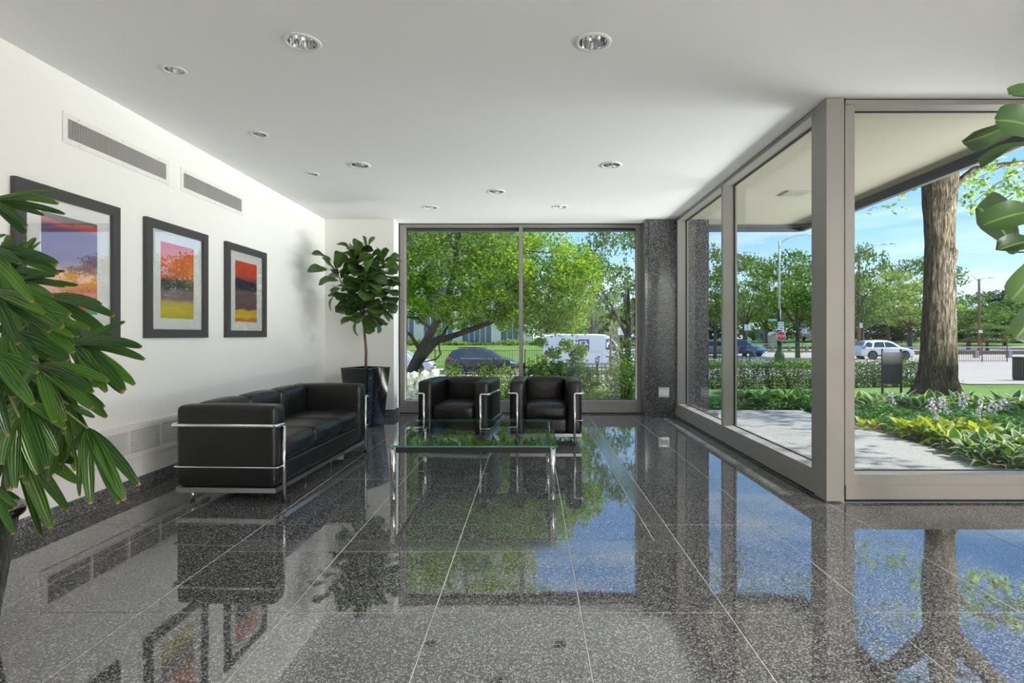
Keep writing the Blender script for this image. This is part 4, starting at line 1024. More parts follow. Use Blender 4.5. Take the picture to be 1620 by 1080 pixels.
# ------------------------------------------------------------------ outside: shrubs, hedge, flowers
def shrub(name, px0, px1, top, bot, Y, label, m='leaf_shrub', leaf=.07, n=700, dep=.5, group=None, box=False, cat='shrub', seed=0):
    a, b = at(px0, bot, Y), at(px1, top, Y); cx = (a.x+b.x)/2; z0 = gz(cx, Y); t = thing(name, label, cat, (cx, Y, z0), 0, group)
    hw = (b.x-a.x)/2; H = b.z-z0; rs = np.random.RandomState(seed+int(px0))
    d = rs.uniform(-1,1,(n*3,3))
    if box:
        k = np.abs(d)**1.0; d = d[(np.max(np.abs(d),axis=1) > .35)][:n]; p = d*np.array([hw*.97, dep, H*.5]); p[:,2] += H*.53
        p += rs.normal(size=p.shape)*.05
    else:
        r = np.linalg.norm(d,axis=1); d = d[(r < 1) & (r > .3)][:n]; p = d*np.array([hw, dep, H*.52]); p[:,2] += H*.52
        p += np.repeat(rs.normal(size=(len(p)//12+1,3))*.06, 12, 0)[:len(p)]
    p[:,2] = np.maximum(p[:,2], .02)
    foliage('foliage', quads_mesh('foliage', M[m], p, leaf, seed, .55, .4), t)
    mb = MB(); rng = random.Random(seed+int(px0))
    for k in range(6):
        q = Vector((rng.uniform(-.7,.7)*hw, rng.uniform(-.5,.5)*dep, H*rng.uniform(.5,.9)))
        mb.tube([(q.x*.25, q.y*.25, -.03), (q.x*.6, q.y*.6, q.z*.5), q], [.014,.01,.004], 5)
    mb.build('stems', M['bark'], t, True)
    return t, hw, H
shrub('shrub', 704, 731, 574, 606, 11.2, 'small rounded shrub in front of the rear wheel of the dark car', seed=1, leaf=.06)
shrub('shrub', 748, 790, 574, 602, 11.6, 'clipped light shrub below the doors of the dark car', seed=2, leaf=.06, n=900)
shrub('shrub', 780, 826, 577, 624, 10.4, 'airy pale shrub just left of the window mullion', 'leaf_pale', .06, 650, .4, seed=3)
shrub('shrub', 828, 900, 566, 612, 11.5, 'dark leafy shrub right of the window mullion in front of the van', 'leaf_mid', .10, 900, .6, seed=4)
shrub('shrub', 880, 950, 574, 614, 11.8, 'leafy shrub below the van side panel', 'leaf_mid', .10, 900, .6, seed=5)
shrub('shrub', 955, 1016, 572, 632, 10.6, 'green shrub at the lower right corner of the back window', 'leaf_shrub', .075, 1100, .5, seed=6)
shrub('shrub', 965, 1004, 540, 590, 12.6, 'young dark bush in front of the van front wheel', 'leaf_mid', .09, 500, .4, seed=7)
shrub('sapling', 893, 916, 538, 600, 11.2, 'thin sapling standing before the van', 'leaf_dark', .09, 170, .3, cat='sapling', seed=8)
def hydrangea():
    t, hw, H = shrub('hydrangea', 612, 694, 594, 634, 10.2, 'white-flowering hydrangea at the lower left of the back window', 'leaf_shrub', .08, 700, .5, cat='shrub', seed=9)
    rs = np.random.RandomState(4); d = rs.normal(size=(90,3)); d /= np.linalg.norm(d,axis=1)[:,None]
    me = quads_mesh('bloom', M['petal'], d*.07, .045, 3, .9, .2)
    me2 = MB().lathe([(.001,-.06),(.045,-.04),(.062,0),(.045,.04),(.001,.06)], 10, close=False)
    n0 = me2.mesh('bloom_core', M['petal'], True)
    for px, py in ((655,594),(648,605),(664,602),(650,616),(662,612),(657,622),(669,598),(675,596),(680,600),(672,592),(646,596),(664,622),(688,590),(655,631),(668,612),(640,600),(640,620),(645,628)):
        o = obj('bloom', me, t); o.location = at(px, py, 9.75)-Vector(t.location)
        c = obj('bloom_core', n0, o)
hydrangea()
HS = []
for k in range(12):
    px = 1118+k*33
    lab = ['hedge shrub by the granite column', 'hedge shrub behind the side window mullion', 'hedge shrub below the blue car', 'hedge shrub below the pair of signs', 'hedge shrub left of the stop-sign lamp base', 'hedge shrub below the stop sign', 'hedge shrub beside the corner post', 'hedge shrub hidden by the corner post', 'hedge shrub at the left edge of the front window', 'hedge shrub left of the black sign board', 'hedge shrub behind the black sign board', 'hedge shrub touching the left of the big trunk'][k]
    shrub('hedge_shrub', px-17, px+18, 572+(k%3), 618, 14.6, lab, 'leaf_hedge', .055, 1500, .38, 'clipped hedge in front of the street', True, 'hedge', 40+k)

def hosta_meshes(nm, m, L_, W): return [leaf_mesh('leaf', m, L_, W, 'hosta', droop=dr, fold=.25, wave=.03, nu=7, nv=3, ph=ph) for dr, ph in ((.9,0),(1.3,1),(.6,2))]
M['hosta_var'] = leafmat('variegated_hosta', (.035,.11,.035), (.09,.20,.06), .5, .25, edge=(.58,.66,.40), spec=.3)
M['hosta_yel'] = leafmat('yellow_hosta', (.26,.36,.04), (.50,.56,.08), .5, .35, transcol=(1.4,1.3,.5), spec=.3)
M['hosta_grn'] = leafmat('green_hosta', (.03,.10,.03), (.10,.22,.07), .45, .25, edge=(.30,.42,.22), edge_at=.85, spec=.4)
HM = {'var': hosta_meshes('v', M['hosta_var'], .22, .13), 'yel': hosta_meshes('y', M['hosta_yel'], .22, .10), 'grn': hosta_meshes('g', M['hosta_grn'], .22, .13), 'big': hosta_meshes('b', M['hosta_var'], .25, .14)}
bell = MB().lathe([(.001,.014),(.006,.008),(.009,-.004),(.014,-.018)], 7, close=False).mesh('blossom', M['petal_lilac'], True)
hr = random.Random(77); hosta_n = 0
def hosta(px, py, kind, label, group, n=15, s=1.0, stalks=0):
    Y = 1.16*F/(py-CY); x = (px-CX)*Y/F; z = gz(x, Y) if Y > 8.4 else -.02
    t = thing('hosta', label, 'plant', (x, Y, z), hr.uniform(0,6), group)
    for k in range(n):
        az = k*2.4+hr.uniform(-.3,.3); el = lerp(.25, 1.25, k/n)+hr.uniform(-.15,.15)
        d = (math.cos(az)*math.cos(el), math.sin(az)*math.cos(el), math.sin(el))
        b = Vector((d[0]*.05, d[1]*.05, .03+.10*k/n))*s
        place_leaf('leaf', HM[kind][k%3], t, b, d, (0,0,1), hr.uniform(-.3,.3), s*hr.uniform(.8,1.15))
    for k in range(stalks):
        a = hr.uniform(0,6.28); h = hr.uniform(.38,.55); q = Vector((.16*math.cos(a), .16*math.sin(a), h))
        st = MB().tube([(0,0,.05), q*.55+Vector((0,0,.05)), q], [.004,.0035,.002], 5).build('flower_stalk', M['stalk'], t, True)
        for j in range(8):
            o = obj('blossom', bell, st); p = (q*(1-j*.035))+Vector((hr.uniform(-.022,.022), hr.uniform(-.022,.022), 0)); o.location = p; o.scale = (1.0,)*3; o.rotation_euler = (hr.uniform(-.8,.8), hr.uniform(-.8,.8), 0)
def hlabels(xs, txt): return txt
near_var = [(1512,716),(1538,727),(1566,736),(1600,740),(1556,713),(1585,722),(1618,722),(1640,738),(1602,706)]
for i, (px, py) in enumerate(near_var):
    hosta(px, py, 'var', ['first white-edged hosta where the terrace edge meets the yellow hostas', 'second white-edged hosta along the terrace edge', 'third white-edged hosta along the terrace edge', 'white-edged hosta at the lower right corner by the window sill', 'white-edged hosta just below the yellow flowering hostas', 'white-edged hosta in the middle of the near clump', 'white-edged hosta at the right edge of the frame', 'white-edged hosta beyond the right edge of the frame', 'white-edged hosta below the dome garden light'][i], 'white-edged hostas by the terrace', 20, .86)
yel = [(1364,678),(1382,680),(1432,691),(1455,695),(1478,700),(1502,707),(1470,688),(1496,692),(1522,698),(1545,702),(1560,694)]
for i, (px, py) in enumerate(yel):
    hosta(px, py, 'yel', ['tiny yellow hosta at the left edge of the front window', 'second tiny yellow hosta near the left edge of the front window', 'leftmost full yellow hosta at the terrace edge', 'second yellow hosta along the terrace edge', 'third yellow hosta along the terrace edge', 'yellow hosta at the right end of the terrace-edge row', 'yellow hosta behind the row, at its left', 'yellow hosta behind the row, at its middle', 'yellow hosta with many lilac flower spikes', 'yellow hosta with flower spikes toward the dome light', 'rightmost yellow hosta nearest the dome light'][i], 'yellow hostas with lilac flowers', 8 if i < 2 else 20, .6 if i < 2 else .9, 0 if i < 2 else (1 if i < 6 else 2))
for i in range(15):
    px = 1358+i*19; py = 646+(i*7)%9+(4 if i > 9 else 0)
    hosta(px, py, 'big', ORD[i]+' white-edged hosta from the left in the band below the big tree', 'white-edged hostas below the big tree', 18, 1.0)
for i in range(8):
    hosta(1172+i*17, 637+(i%3)*4, 'grn', ORD[i]+' green hosta from the left beyond the terrace, through the side window', 'green hostas beyond the terrace', 16, 1.15)
def ground_cover():
    rs = np.random.RandomState(12); n = 26000
    x = rs.uniform(4.2, 9.2, n); y = rs.uniform(4.4, 9.0, n)
    keep = (y > 5.7-.0*(x)) | (x > 4.9)
    x, y = x[keep], y[keep]; h = .10+.06*np.sin(x*4+1)*np.sin(y*5)
    p = np.stack([x, y, h*rs.uniform(.3,1.25,len(x))], 1)
    o = obj('ground_cover', quads_mesh('ground_cover', M['leaf_cover'], p, .060, 2, .6, .9)); tag(o, 'dense dark green ground cover in the planting bed', 'plants', None, 'stuff')
    xx = rs.uniform(2.6, 4.9, 2600); yy = rs.uniform(8.6, 9.2, 2600); p2 = np.stack([xx, yy, rs.uniform(0,.10,2600)], 1)
    o = obj('ground_cover', quads_mesh('ground_cover', M['leaf_cover'], p2, .06, 3, .5, .9)); tag(o, 'strip of low bright green plants along the far terrace edge', 'plants', None, 'stuff')
    xx = rs.uniform(-2.4, 2.6, 5000); yy = rs.uniform(9.6, 12.5, 5000); p3 = np.stack([xx, yy, np.array([gz(a, b) for a, b in zip(xx, yy)])+rs.uniform(0,.08,5000)], 1)
    o = obj('grass_tufts', quads_mesh('grass_tufts', M['leaf_shrub'], p3, .07, 3, .25, .2)); tag(o, 'tufts of grass below the back window', 'grass', None, 'stuff')
ground_cover()
def garden_light():
    p = at(1588, 672, 7.75); t = thing('garden_light', 'dark dome-topped garden light among the hostas', 'garden light', (p.x, 7.75, 0))
    MB().lathe([(.045,0),(.045,.10),(.05,.10)], 20, close=False).build('post', M['black_metal'], t, True)
    for k in range(3): MB().lathe([(.055,.10+k*.022),(.075,.103+k*.022),(.075,.11+k*.022),(.055,.114+k*.022)], 24, close=False).build('louver', M['steel'], t, True)
    MB().lathe([(.078,.166)]+[(.078*math.cos(a), .166+.07*math.sin(a)) for a in np.linspace(.05,1.5,8)], 24).build('dome', M['grey_dome'], t, True)
M['grey_dome'] = plain('grey_dome', (.10,.10,.11), .3, spec=.6)
garden_light()
# ------------------------------------------------------------------ outside: fences, signs, lamps
M['iron'] = plain('black_iron', (.012,.012,.012), .5)
M['rust'] = plain('rusty_steel', (.22,.10,.055), .8, var=.3, vscale=6)
M['sign_white'] = plain('sign_white', (.82,.82,.82), .5)
M['sign_red'] = plain('sign_red', (.62,.03,.04), .45)
M['sign_green'] = plain('sign_green', (.02,.38,.26), .5)
M['sign_blue'] = plain('sign_blue', (.08,.20,.52), .5)
M['sign_black'] = plain('sign_black', (.015,.015,.015), .6)
M['galv'] = plain('galvanised', (.50,.50,.48), .5, .3)
M['timber'] = plain('timber_rail', (.20,.15,.11), .9, var=.25, vscale=5)
def fence(name, x0, x1, Y, h, gap, label, post_gap=2.4, m='iron', pr=.008, single=True, cat='fence'):
    zb = gz((x0+x1)/2, Y); t = thing(name, label, cat, (x0, Y, zb)); L_ = x1-x0
    def zz(x): return gz(x0+x, Y)-zb
    for hh in (h-.06, .12):
        MB().tube([(L_*k/12, 0, zz(L_*k/12)+hh) for k in range(13)], .014, 6).build('rail', M[m], t)
    n = int(L_/gap); pm = MB().tube([(0,0,0),(0,0,h)], pr, 4).mesh('picket', M[m])
    if single:
        for k in range(1, n):
            o = obj('picket', pm, t); o.location = (k*gap, 0, zz(k*gap)+.02)
    else:
        mb = MB()
        for k in range(1, n): mb.tube([(k*gap,0,zz(k*gap)+.02),(k*gap,0,zz(k*gap)+h)], pr, 4)
        mb.build('pickets', M[m], t)['kind'] = 'stuff'
    npst = max(1, round(L_/post_gap)); pp = MB().box(-.03,.03,-.03,.03,-.1,h+.06).mesh('post', M[m])
    for k in range(npst+1):
        o = obj('post', pp, t); o.location = (L_*k/npst, 0, zz(L_*k/npst))
    return t
fence('iron_fence', -2.2, 3.8, 15.2, .62, .125, 'black iron picket fence behind the shrubs outside the back window', 2.0)
fence('iron_fence', 4.3, 11.0, 15.4, .62, .125, 'black iron picket fence behind the clipped hedge', 2.2)
fence('iron_fence', 11.5, 14.4, 36.5, 1.25, .3, 'tall iron fence section by the grey parked car', 1.45, pr=.02)
fence('iron_fence', -11.0, 3.0, 43.0, 1.42, .19, 'long black iron fence across the street behind the parked cars', 3.4, single=False, pr=.012)
fence('iron_fence', 34.0, 38.0, 44.2, 1.82, .18, 'short iron fence section with rusty posts at the street corner', 2.2, 'rust', .014)
fence('park_fence', 44.0, 58.0, 82.0, 1.2, .5, 'grey mesh park fence left of the big trunk', 2.6, 'galv', .02, False)

def guard_rail(x0, x1, Y, label, n):
    zb = gz((x0+x1)/2, Y); t = thing('guard_rail', label, 'guard rail', (x0, Y, zb)); L_ = x1-x0
    MB().rbox((L_/2,0,.52),(L_,.16,.36),.03,n=2).build('beam', M['timber'], t)
    MB().tube([(0,.3,1.0),(L_,.3,1.0)], .06, 8).build('upper_rail', M['galv'], t, True)
    pm = MB().hexa([(-.17,-.2,0),(.17,-.2,0),(.17,.12,0),(-.17,.12,0)],[(-.14,-.16,.72),(.14,-.16,.72),(.14,.1,.72),(-.14,.1,.72)]).mesh('post', M['concrete'])
    um = MB().box(-.05,.05,.25,.35,0,1.0).mesh('rail_post', M['galv'])
    for k in range(n):
        x = L_*(k+.5)/n; o = obj('post', pm, t); o.location = (x,0,0)
        o = obj('rail_post', um, t); o.location = (x,0,0)
guard_rail(25.0, 45.0, 71.5, 'long timber guard rail on the boulevard median behind the stop sign', 18)
guard_rail(34.0, 62.0, 52.0, 'timber guard rail with concrete posts right of the big trunk', 9)

def text(body, size, m, parent, loc, rot=(math.pi/2,0,0), name='lettering', ext=.002):
    cu = bpy.data.curves.new(name, 'FONT'); cu.body = body; cu.size = size; cu.align_x = 'CENTER'; cu.align_y = 'CENTER'; cu.extrude = ext
    cu.materials.append(m); tmp = bpy.data.objects.new(name, cu); C.objects.link(tmp); me = bpy.data.meshes.new_from_object(tmp.evaluated_get(bpy.context.evaluated_depsgraph_get())); bpy.data.objects.remove(tmp)
    o = obj(name, me); o.parent = parent; o.location = loc; o.rotation_euler = rot; return o
def strokes(parent, x0, x1, z0, z1, rows, m, seed, y=-.008):
    """flat print too small to read"""
    rng = random.Random(seed); mb = MB(); dz = (z1-z0)/rows
    for r in range(rows):
        x = x0
        while x < x1:
            w = rng.uniform(.03,.09)*(x1-x0)*2; mb.box(x, min(x+w, x1), y-.002, y, z0+r*dz+dz*.2, z0+(r+1)*dz-dz*.15); x += w*1.5
    mb.build('print', m, parent)
def stop_lamp():
    Y = 44.0; x = (1233-CX)*Y/F; zb = gz(x, Y); t = thing('street_lamp', 'street lamp post with curved arm and octagonal base behind the stop sign', 'street lamp', (x, Y, zb))
    top = CAMH+(CY-381)*Y/F-zb
    MB().lathe([(.40,0),(.40,.55),(.34,.7),(.24,.9),(.22,1.0)], 8).build('base', M['iron'], t)
    MB().tube([(0,0,.9),(0,0,4.2)], [.17,.13], 10).build('lower_pole', M['iron'], t, True)
    MB().tube([(0,0,4.1),(0,0,top)], [.10,.075], 10).build('pole', M['galv'], t, True)
    e = at(1292, 371, Y)-Vector((x,Y,zb)); MB().tube([(0,0,top-.25),(.45,0,top+.1),(1.2,0,top+.42),(e.x*.75,0,e.z+.02),tuple(e)], .04, 8).build('arm', M['galv'], t, True)
    MB().rbox((e.x+.25,0,e.z-.05),(.6,.22,.14),.05,n=3).build('lamp_head', M['galv'], t, True)
    zs = CAMH+(CY-531.5)*Y/F-zb
    s = thing('stop_sign', 'red octagonal stop sign on the street lamp post', 'sign', (x+.02, Y-.23, zb+zs))
    oc = lambda r: [(r*math.cos(math.pi/8+k*math.pi/4), r*math.sin(math.pi/8+k*math.pi/4)) for k in range(8)]
    MB().prism(oc(.405),'y',0,.01).build('border', M['sign_white'], s); MB().prism(oc(.375),'y',-.006,0).build('panel', M['sign_red'], s)
    text('STOP', .29, M['sign_white'], s, (0,-.009,0))
    MB().box(-.04,.04,.01,.1,-.2,.2).build('bracket', M['iron'], s)
    zo = CAMH+(CY-515.5)*Y/F
    s = thing('one_way_sign', 'white one way sign with arrow above the stop sign', 'sign', (x+.02, Y-.23, zo))
    MB().box(-.24,.24,0,.01,-.33,.33).build('panel', M['sign_white'], s)
    text('ONE', .20, M['sign_black'], s, (0,-.004,.2)); text('WAY', .20, M['sign_black'], s, (0,-.004,.0))
    MB().box(-.13,.04,-.006,0,-.215,-.165).prism([(.04,-.25),(.15,-.19),(.04,-.13)],'y',-.006,0).build('arrow', M['sign_black'], s)
    MB().box(-.04,.04,.01,.1,-.2,.2).build('bracket', M['iron'], s)
    a = at(1222.5, 506, Y); s = thing('street_name_sign', 'small green street name sign left of the one way sign', 'sign', (a.x, Y, a.z))
    MB().box(-.38,.38,0,.01,-.1,.1).build('panel', M['sign_green'], s); strokes(s, -.3, .3, -.06, .06, 1, M['sign_white'], 3, 0)
    MB().box(.36,.50,.0,.02,-.03,.03).build('bracket', M['iron'], s)
stop_lamp()
def pole_sign(px, top, pybase, Y, panels, label, pm='iron', pr=.03):
    x = (px-CX)*Y/F; zb = gz(x, Y); zt = CAMH+(CY-top)*Y/F-zb; t = thing('street_sign', label, 'sign', (x, Y, zb))
    MB().tube([(0,0,-.1),(0,0,zt)], pr, 8).build('pole', M[pm], t, True)
    for (a, b, c, d, m, st) in panels:
        p, q = at(a, d, Y)-Vector((x,Y,zb)), at(b, c, Y)-Vector((x,Y,zb))
        MB().box(p.x, q.x, -.06, -.045, p.z, q.z).build('panel', M[m], t)
        if st: strokes(t, p.x+.08*(q.x-p.x), q.x-.1*(q.x-p.x), p.z+.1*(q.z-p.z), q.z-.1*(q.z-p.z), st, M['sign_black'], int(a), -.06)
pole_sign(1181, 513, 567, 42, [(1177.3,1181.6,513,522.5,'sign_white',0), (1182.6,1187.2,513,522.5,'sign_white',0)], 'post with two pale sign backs in front of the blue car')
pole_sign(1165.5, 522, 545, 60, [(1163,1168.5,521.5,527.2,'sign_white',2)], 'small white sign on a rusty pole behind the blue car', 'rust', .05)
pole_sign(1269, 518, 560, 66, [(1269,1276,518,520.5,'sign_blue',0), (1269,1276,520.5,526.5,'sign_white',2), (1269,1276,526.5,527.6,'sign_blue',0)], 'blue and white stop sign for buses on a rusty pole', 'rust', .06)
pole_sign(985, 518, 575, 33, [(977.5,988,517.5,529.5,'sign_white',0)], 'white sign back on a wooden post above the van hood', 'rust', .05)
def rusty_lamp(px, top, Y, arms, label, sgn):
    x = (px-CX)*Y/F; zb = gz(x, Y); H = CAMH+(CY-top)*Y/F-zb; t = thing('street_lamp', label, 'street lamp', (x, Y, zb))
    MB().tube([(0,0,-.1),(0,0,H)], [.16,.10], 10).build('pole', M['rust'], t, True)
    for ax, ay in arms:
        e = at(ax, ay, Y)-Vector((x,Y,zb)); MB().tube([(0,0,H-.3),(e.x*.35,0,lerp(H,e.z,.7)),tuple(e)], .035, 6).build('arm', M['galv'], t, True)
        MB().rbox((e.x,0,e.z),(.5,.2,.12),.05,n=2).build('lamp_head', M['galv'], t, True)
    a, b, c, d = sgn; p, q = at(a,d,Y)-Vector((x,Y,zb)), at(b,c,Y)-Vector((x,Y,zb))
    MB().box(p.x,q.x,-.2,-.18,p.z,q.z).build('sign_panel', M['sign_white'], t)
rusty_lamp(1359, 392, 50, [(1399,386),(1412,385)], 'rusty lamp post with long arm at the left edge of the front window', (1358,1365,510.5,518.5))
rusty_lamp(1549, 441, 58, [(1518,434),(1568,439)], 'rusty lamp post with two arms right of the big trunk', (1546,1552,522,526.5))
def shoebox_lamp():
    Y = 30; x = (966-CX)*Y/F; zb = gz(x, Y); t = thing('street_lamp', 'shoebox-shaped street lamp seen above the white van', 'street lamp', (x, Y, zb)); H = CAMH+(CY-496)*Y/F-zb
    MB().tube([(0,0,-.1),(0,0,H)], .06, 8).build('pole', M['rust'], t, True)
    MB().hexa([(-.13,-.13,H-.02),(.25,-.13,H-.02),(.25,.13,H-.02),(-.13,.13,H-.02)], [(-.2,-.2,H+.2),(.4,-.2,H+.2),(.4,.2,H+.2),(-.2,.2,H+.2)]).build('lamp_head', M['sign_white'], t)
shoebox_lamp()
def sign_board():
    Y = 12.0; a = at(1396, 625, Y); b = at(1425.5, 625, Y); zb = gz(a.x, Y); t = thing('sign_board', 'black notice board on two posts with ball finials left of the big trunk', 'sign', (a.x, Y, zb)); w = b.x-a.x
    H = CAMH+(CY-551)*Y/F-zb
    for x in (0, w):
        MB().box(x-.017,x+.017,-.017,.017,-.1,H-.05).build('post', M['iron'], t)
        MB().lathe([(.001,H-.06),(.018,H-.05),(.025,H-.03),(.018,H-.008),(.001,H)], 12, (x,0,0), close=False).build('finial', M['iron'], t, True)
    z0, z1 = CAMH+(CY-606)*Y/F-zb, CAMH+(CY-557)*Y/F-zb
    MB().box(.017,w-.017,-.014,.014,z0,z1).build('panel', M['board'], t)
    for z in (z0-.012, z1-.11): MB().box(.017,w-.017,-.02,.02,z,z+.02).build('cross_bar', M['iron'], t)
M['board'] = plain('black_board', (.012,.012,.013), .45)
sign_board()
def litter_bin():
    Y = 17.7; a = at(1620, 612, Y); zb = gz(a.x, Y); t = thing('litter_bin', 'brown slatted litter bin on the pavement at the right edge', 'litter bin', (a.x, Y, zb))
    MB().lathe([(.25,0),(.27,.03),(.27,.08)], 24).build('base', M['iron'], t)
    MB().lathe([(.24,.06),(.24,.72)], 24, close=False).build('liner', M['black_metal'], t, True)
    sm = MB().box(-.022,.022,-.012,.012,.06,.76).mesh('slat', M['bin'])
    for k in range(28):
        an = 2*math.pi*k/28; o = obj('slat', sm, t); o.location = (.275*math.sin(an), -.275*math.cos(an), 0); o.rotation_euler = (0,0,an)
    MB().lathe([(.265,.70),(.295,.70),(.295,.73),(.265,.73)], 28, close=False).build('hoop', M['iron'], t, True)
M['bin'] = plain('brown_slat', (.07,.05,.04), .7)
litter_bin()
def kiosk():
    Y = 88; a = at(1226, 549, Y); zb = gz(a.x, Y); t = thing('stone_shelter', 'small stone shelter far behind the stop sign', 'shelter', (a.x, Y, zb))
    MB().box(-.6,1.2,0,2,0,2.0).build('wall', M['concrete'], t); MB().prism([(-.8,2.0),(1.4,2.0),(.3,2.6)],'y',-.1,2.1).build('roof', M['kerb'], t)
kiosk()

# ------------------------------------------------------------------ outside: vehicles
M['tyre'] = plain('tyre', (.015,.015,.016), .85); M['rim'] = plain('alloy_rim', (.60,.60,.61), .3, .6); M['car_glass'] = plain('car_glass', (.03,.05,.055), .05, spec=.7)
M['car_trim'] = plain('car_trim', (.03,.03,.032), .6); M['tail'] = plain('tail_lamp', (.65,.02,.02), .2); M['head'] = plain('head_lamp', (.75,.76,.78), .15)
def paint(n, c, met=.2): return plain(n, c, .25, met, coat=.6)
PA = {'grey': paint('charcoal_paint', (.045,.048,.055)), 'silver': paint('silver_paint', (.60,.61,.62), .4), 'white': paint('white_paint', (.78,.78,.78), 0), 'blue': paint('blue_paint', (.03,.10,.30)), 'mauve': paint('grey_paint', (.30,.28,.30))}
SUV = [(-2.38,.45,.78,.84,.80,.74),(-2.33,.32,.92,1.0,.87,.80),(-2.15,.28,1.0,1.22,.91,.76),(-1.85,.26,1.02,1.56,.92,.64),(-1.4,.26,1.02,1.66,.93,.62),(-.6,.26,1.01,1.69,.93,.62),(.1,.26,1.0,1.66,.93,.62),(.55,.26,.99,1.55,.93,.63),(.95,.26,.98,1.30,.93,.69),(1.28,.26,.98,1.07,.93,.78),(1.7,.27,.93,1.01,.92,.76),(2.05,.28,.86,.93,.90,.72),(2.28,.32,.72,.78,.84,.66),(2.38,.42,.60,.64,.74,.6)]
VAN = [(-2.95,.42,1.5,2.45,.93,.84),(-2.9,.36,1.5,2.55,.98,.86),(-1.5,.36,1.5,2.60,.99,.86),(.3,.36,1.5,2.60,.99,.86),(1.0,.36,1.5,2.57,.99,.85),(1.35,.36,1.48,2.40,.99,.82),(1.7,.36,1.46,2.02,.99,.82),(2.05,.36,1.43,1.58,.99,.84),(2.35,.36,1.30,1.38,.97,.82),(2.7,.38,1.08,1.18,.94,.76),(2.90,.42,.88,.94,.86,.7),(2.97,.5,.72,.76,.74,.6)]
def vehicle(name, label, loc, rz, st, pm, sides, wind, wheels, wr, rear=None, extras=None, group='vehicles on the streets'):
    t = thing(name, label, 'van' if name == 'van' else 'car', loc, rz, group)
    xs = [s[0] for s in st]
    def sv(x, k): return interp(x, xs, [s[k] for s in st])
    # densify for smooth curves
    X = sorted(set(xs+[lerp(xs[i], xs[i+1], .5) for i in range(len(xs)-1)])); vs = []; fs = []
    for x in X:
        zb, zl, zt, wb, wt = [sv(x, k) for k in range(1,6)]
        half = [(wb*.86, zb), (wb*.97, zb+.10), (wb, lerp(zb, zl, .5)), (wb*.985, zl-.02), (wb*.965, zl), (wt+.02, zt-.07), (wt-.06, zt-.015), (wt*.5, zt+.012)]
        ring = [(y, z) for y, z in half]+[(-y, z) for y, z in reversed(half)]
        vs += [(x, y, z) for y, z in ring]
    k = 16
    for i in range(len(X)-1):
        for j in range(k): fs.append((i*k+j, (i+1)*k+j, (i+1)*k+(j+1)%k, i*k+(j+1)%k))
    fs += [tuple(range(k)), tuple(range(len(X)*k-1, (len(X)-1)*k-1, -1))]
    MB().add(vs, fs).build('body', pm, t, math.radians(40))
    def ys(x, z):
        zl, zt, wb, wt = sv(x,2), sv(x,3), sv(x,4), sv(x,5)
        if z <= zl: return wb
        return lerp(wb*.965, wt+.02, min(1, (z-zl)/max(.01, zt-.07-zl)))
    def patch(pname, poly, m, off, both=True):
        for s in ((1,-1) if both else (-1,)):
            a = [(x, s*(ys(x,z)+off), z) for x, z in poly]; b = [(x, s*(ys(x,z)-.02), z) for x, z in poly]
            MB().hexa(a, b).build(pname, m, t)
    for poly in sides: patch('side_window', poly, M['car_glass'], .008)
    for (xa, za, wa, xb, zb2, wb2, nm) in wind:
        MB().hexa([(xa,-wa,za),(xa,wa,za),(xb,wb2,zb2),(xb,-wb2,zb2)], [(xa,-wa,za-.03),(xa,wa,za-.03),(xb,wb2,zb2-.03),(xb,-wb2,zb2-.03)]).build(nm, M['car_glass'], t)
    for wx in wheels:
        for s in (-1, 1):
            y = s*(sv(wx,4)-.10)
            arch = MB().lathe([(.001,0),(wr+.075,0),(wr+.075,.02),(.001,.02)], 28)
            ao = arch.build('wheel_arch', M['car_trim'], t); ao.location = (wx, s*(sv(wx,4)-.006), wr+.02); ao.rotation_euler = (-s*math.pi/2,0,0)
            wo = MB().lathe([(wr*.62,-.11),(wr*.96,-.11),(wr,-.08),(wr,.09),(wr*.96,.12),(wr*.66,.125),(wr*.62,.10)], 28, close=True).build('wheel', M['tyre'], t, True)
            wo.location = (wx, y, wr); wo.rotation_euler = (-s*math.pi/2,0,0)
            rm = MB().lathe([(.001,.10),(wr*.18,.115),(wr*.2,.10),(wr*.58,.085),(wr*.64,.125),(wr*.67,.125)], 28, close=False)
            rm.build('rim', M['rim'], wo, True)
            hb = MB()
            for q in range(5):
                a = q*2*math.pi/5+.6; da = .34
                hb.hexa([(wr*.26*math.cos(a-da),wr*.26*math.sin(a-da),.104),(wr*.57*math.cos(a-da*.75),wr*.57*math.sin(a-da*.75),.095),(wr*.57*math.cos(a+da*.75),wr*.57*math.sin(a+da*.75),.095),(wr*.26*math.cos(a+da),wr*.26*math.sin(a+da),.104)],
                        [(wr*.26*math.cos(a-da),wr*.26*math.sin(a-da),.122),(wr*.57*math.cos(a-da*.75),wr*.57*math.sin(a-da*.75),.112),(wr*.57*math.cos(a+da*.75),wr*.57*math.sin(a+da*.75),.112),(wr*.26*math.cos(a+da),wr*.26*math.sin(a+da),.122)])
            hb.build('spoke_gap', M['car_trim'], wo)
    if extras: extras(t, patch, sv)
    return t
def suv_side(): return [[(-2.02,1.12),(-1.72,1.08),(-1.45,1.08),(-1.3,1.40),(-1.55,1.52),(-1.78,1.48)], [(-1.28,1.07),(-.32,1.06),(-.32,1.53),(-.9,1.53),(-1.1,1.48)], [(-.24,1.06),(.92,1.04),(.55,1.36),(.22,1.51),(-.24,1.53)]]
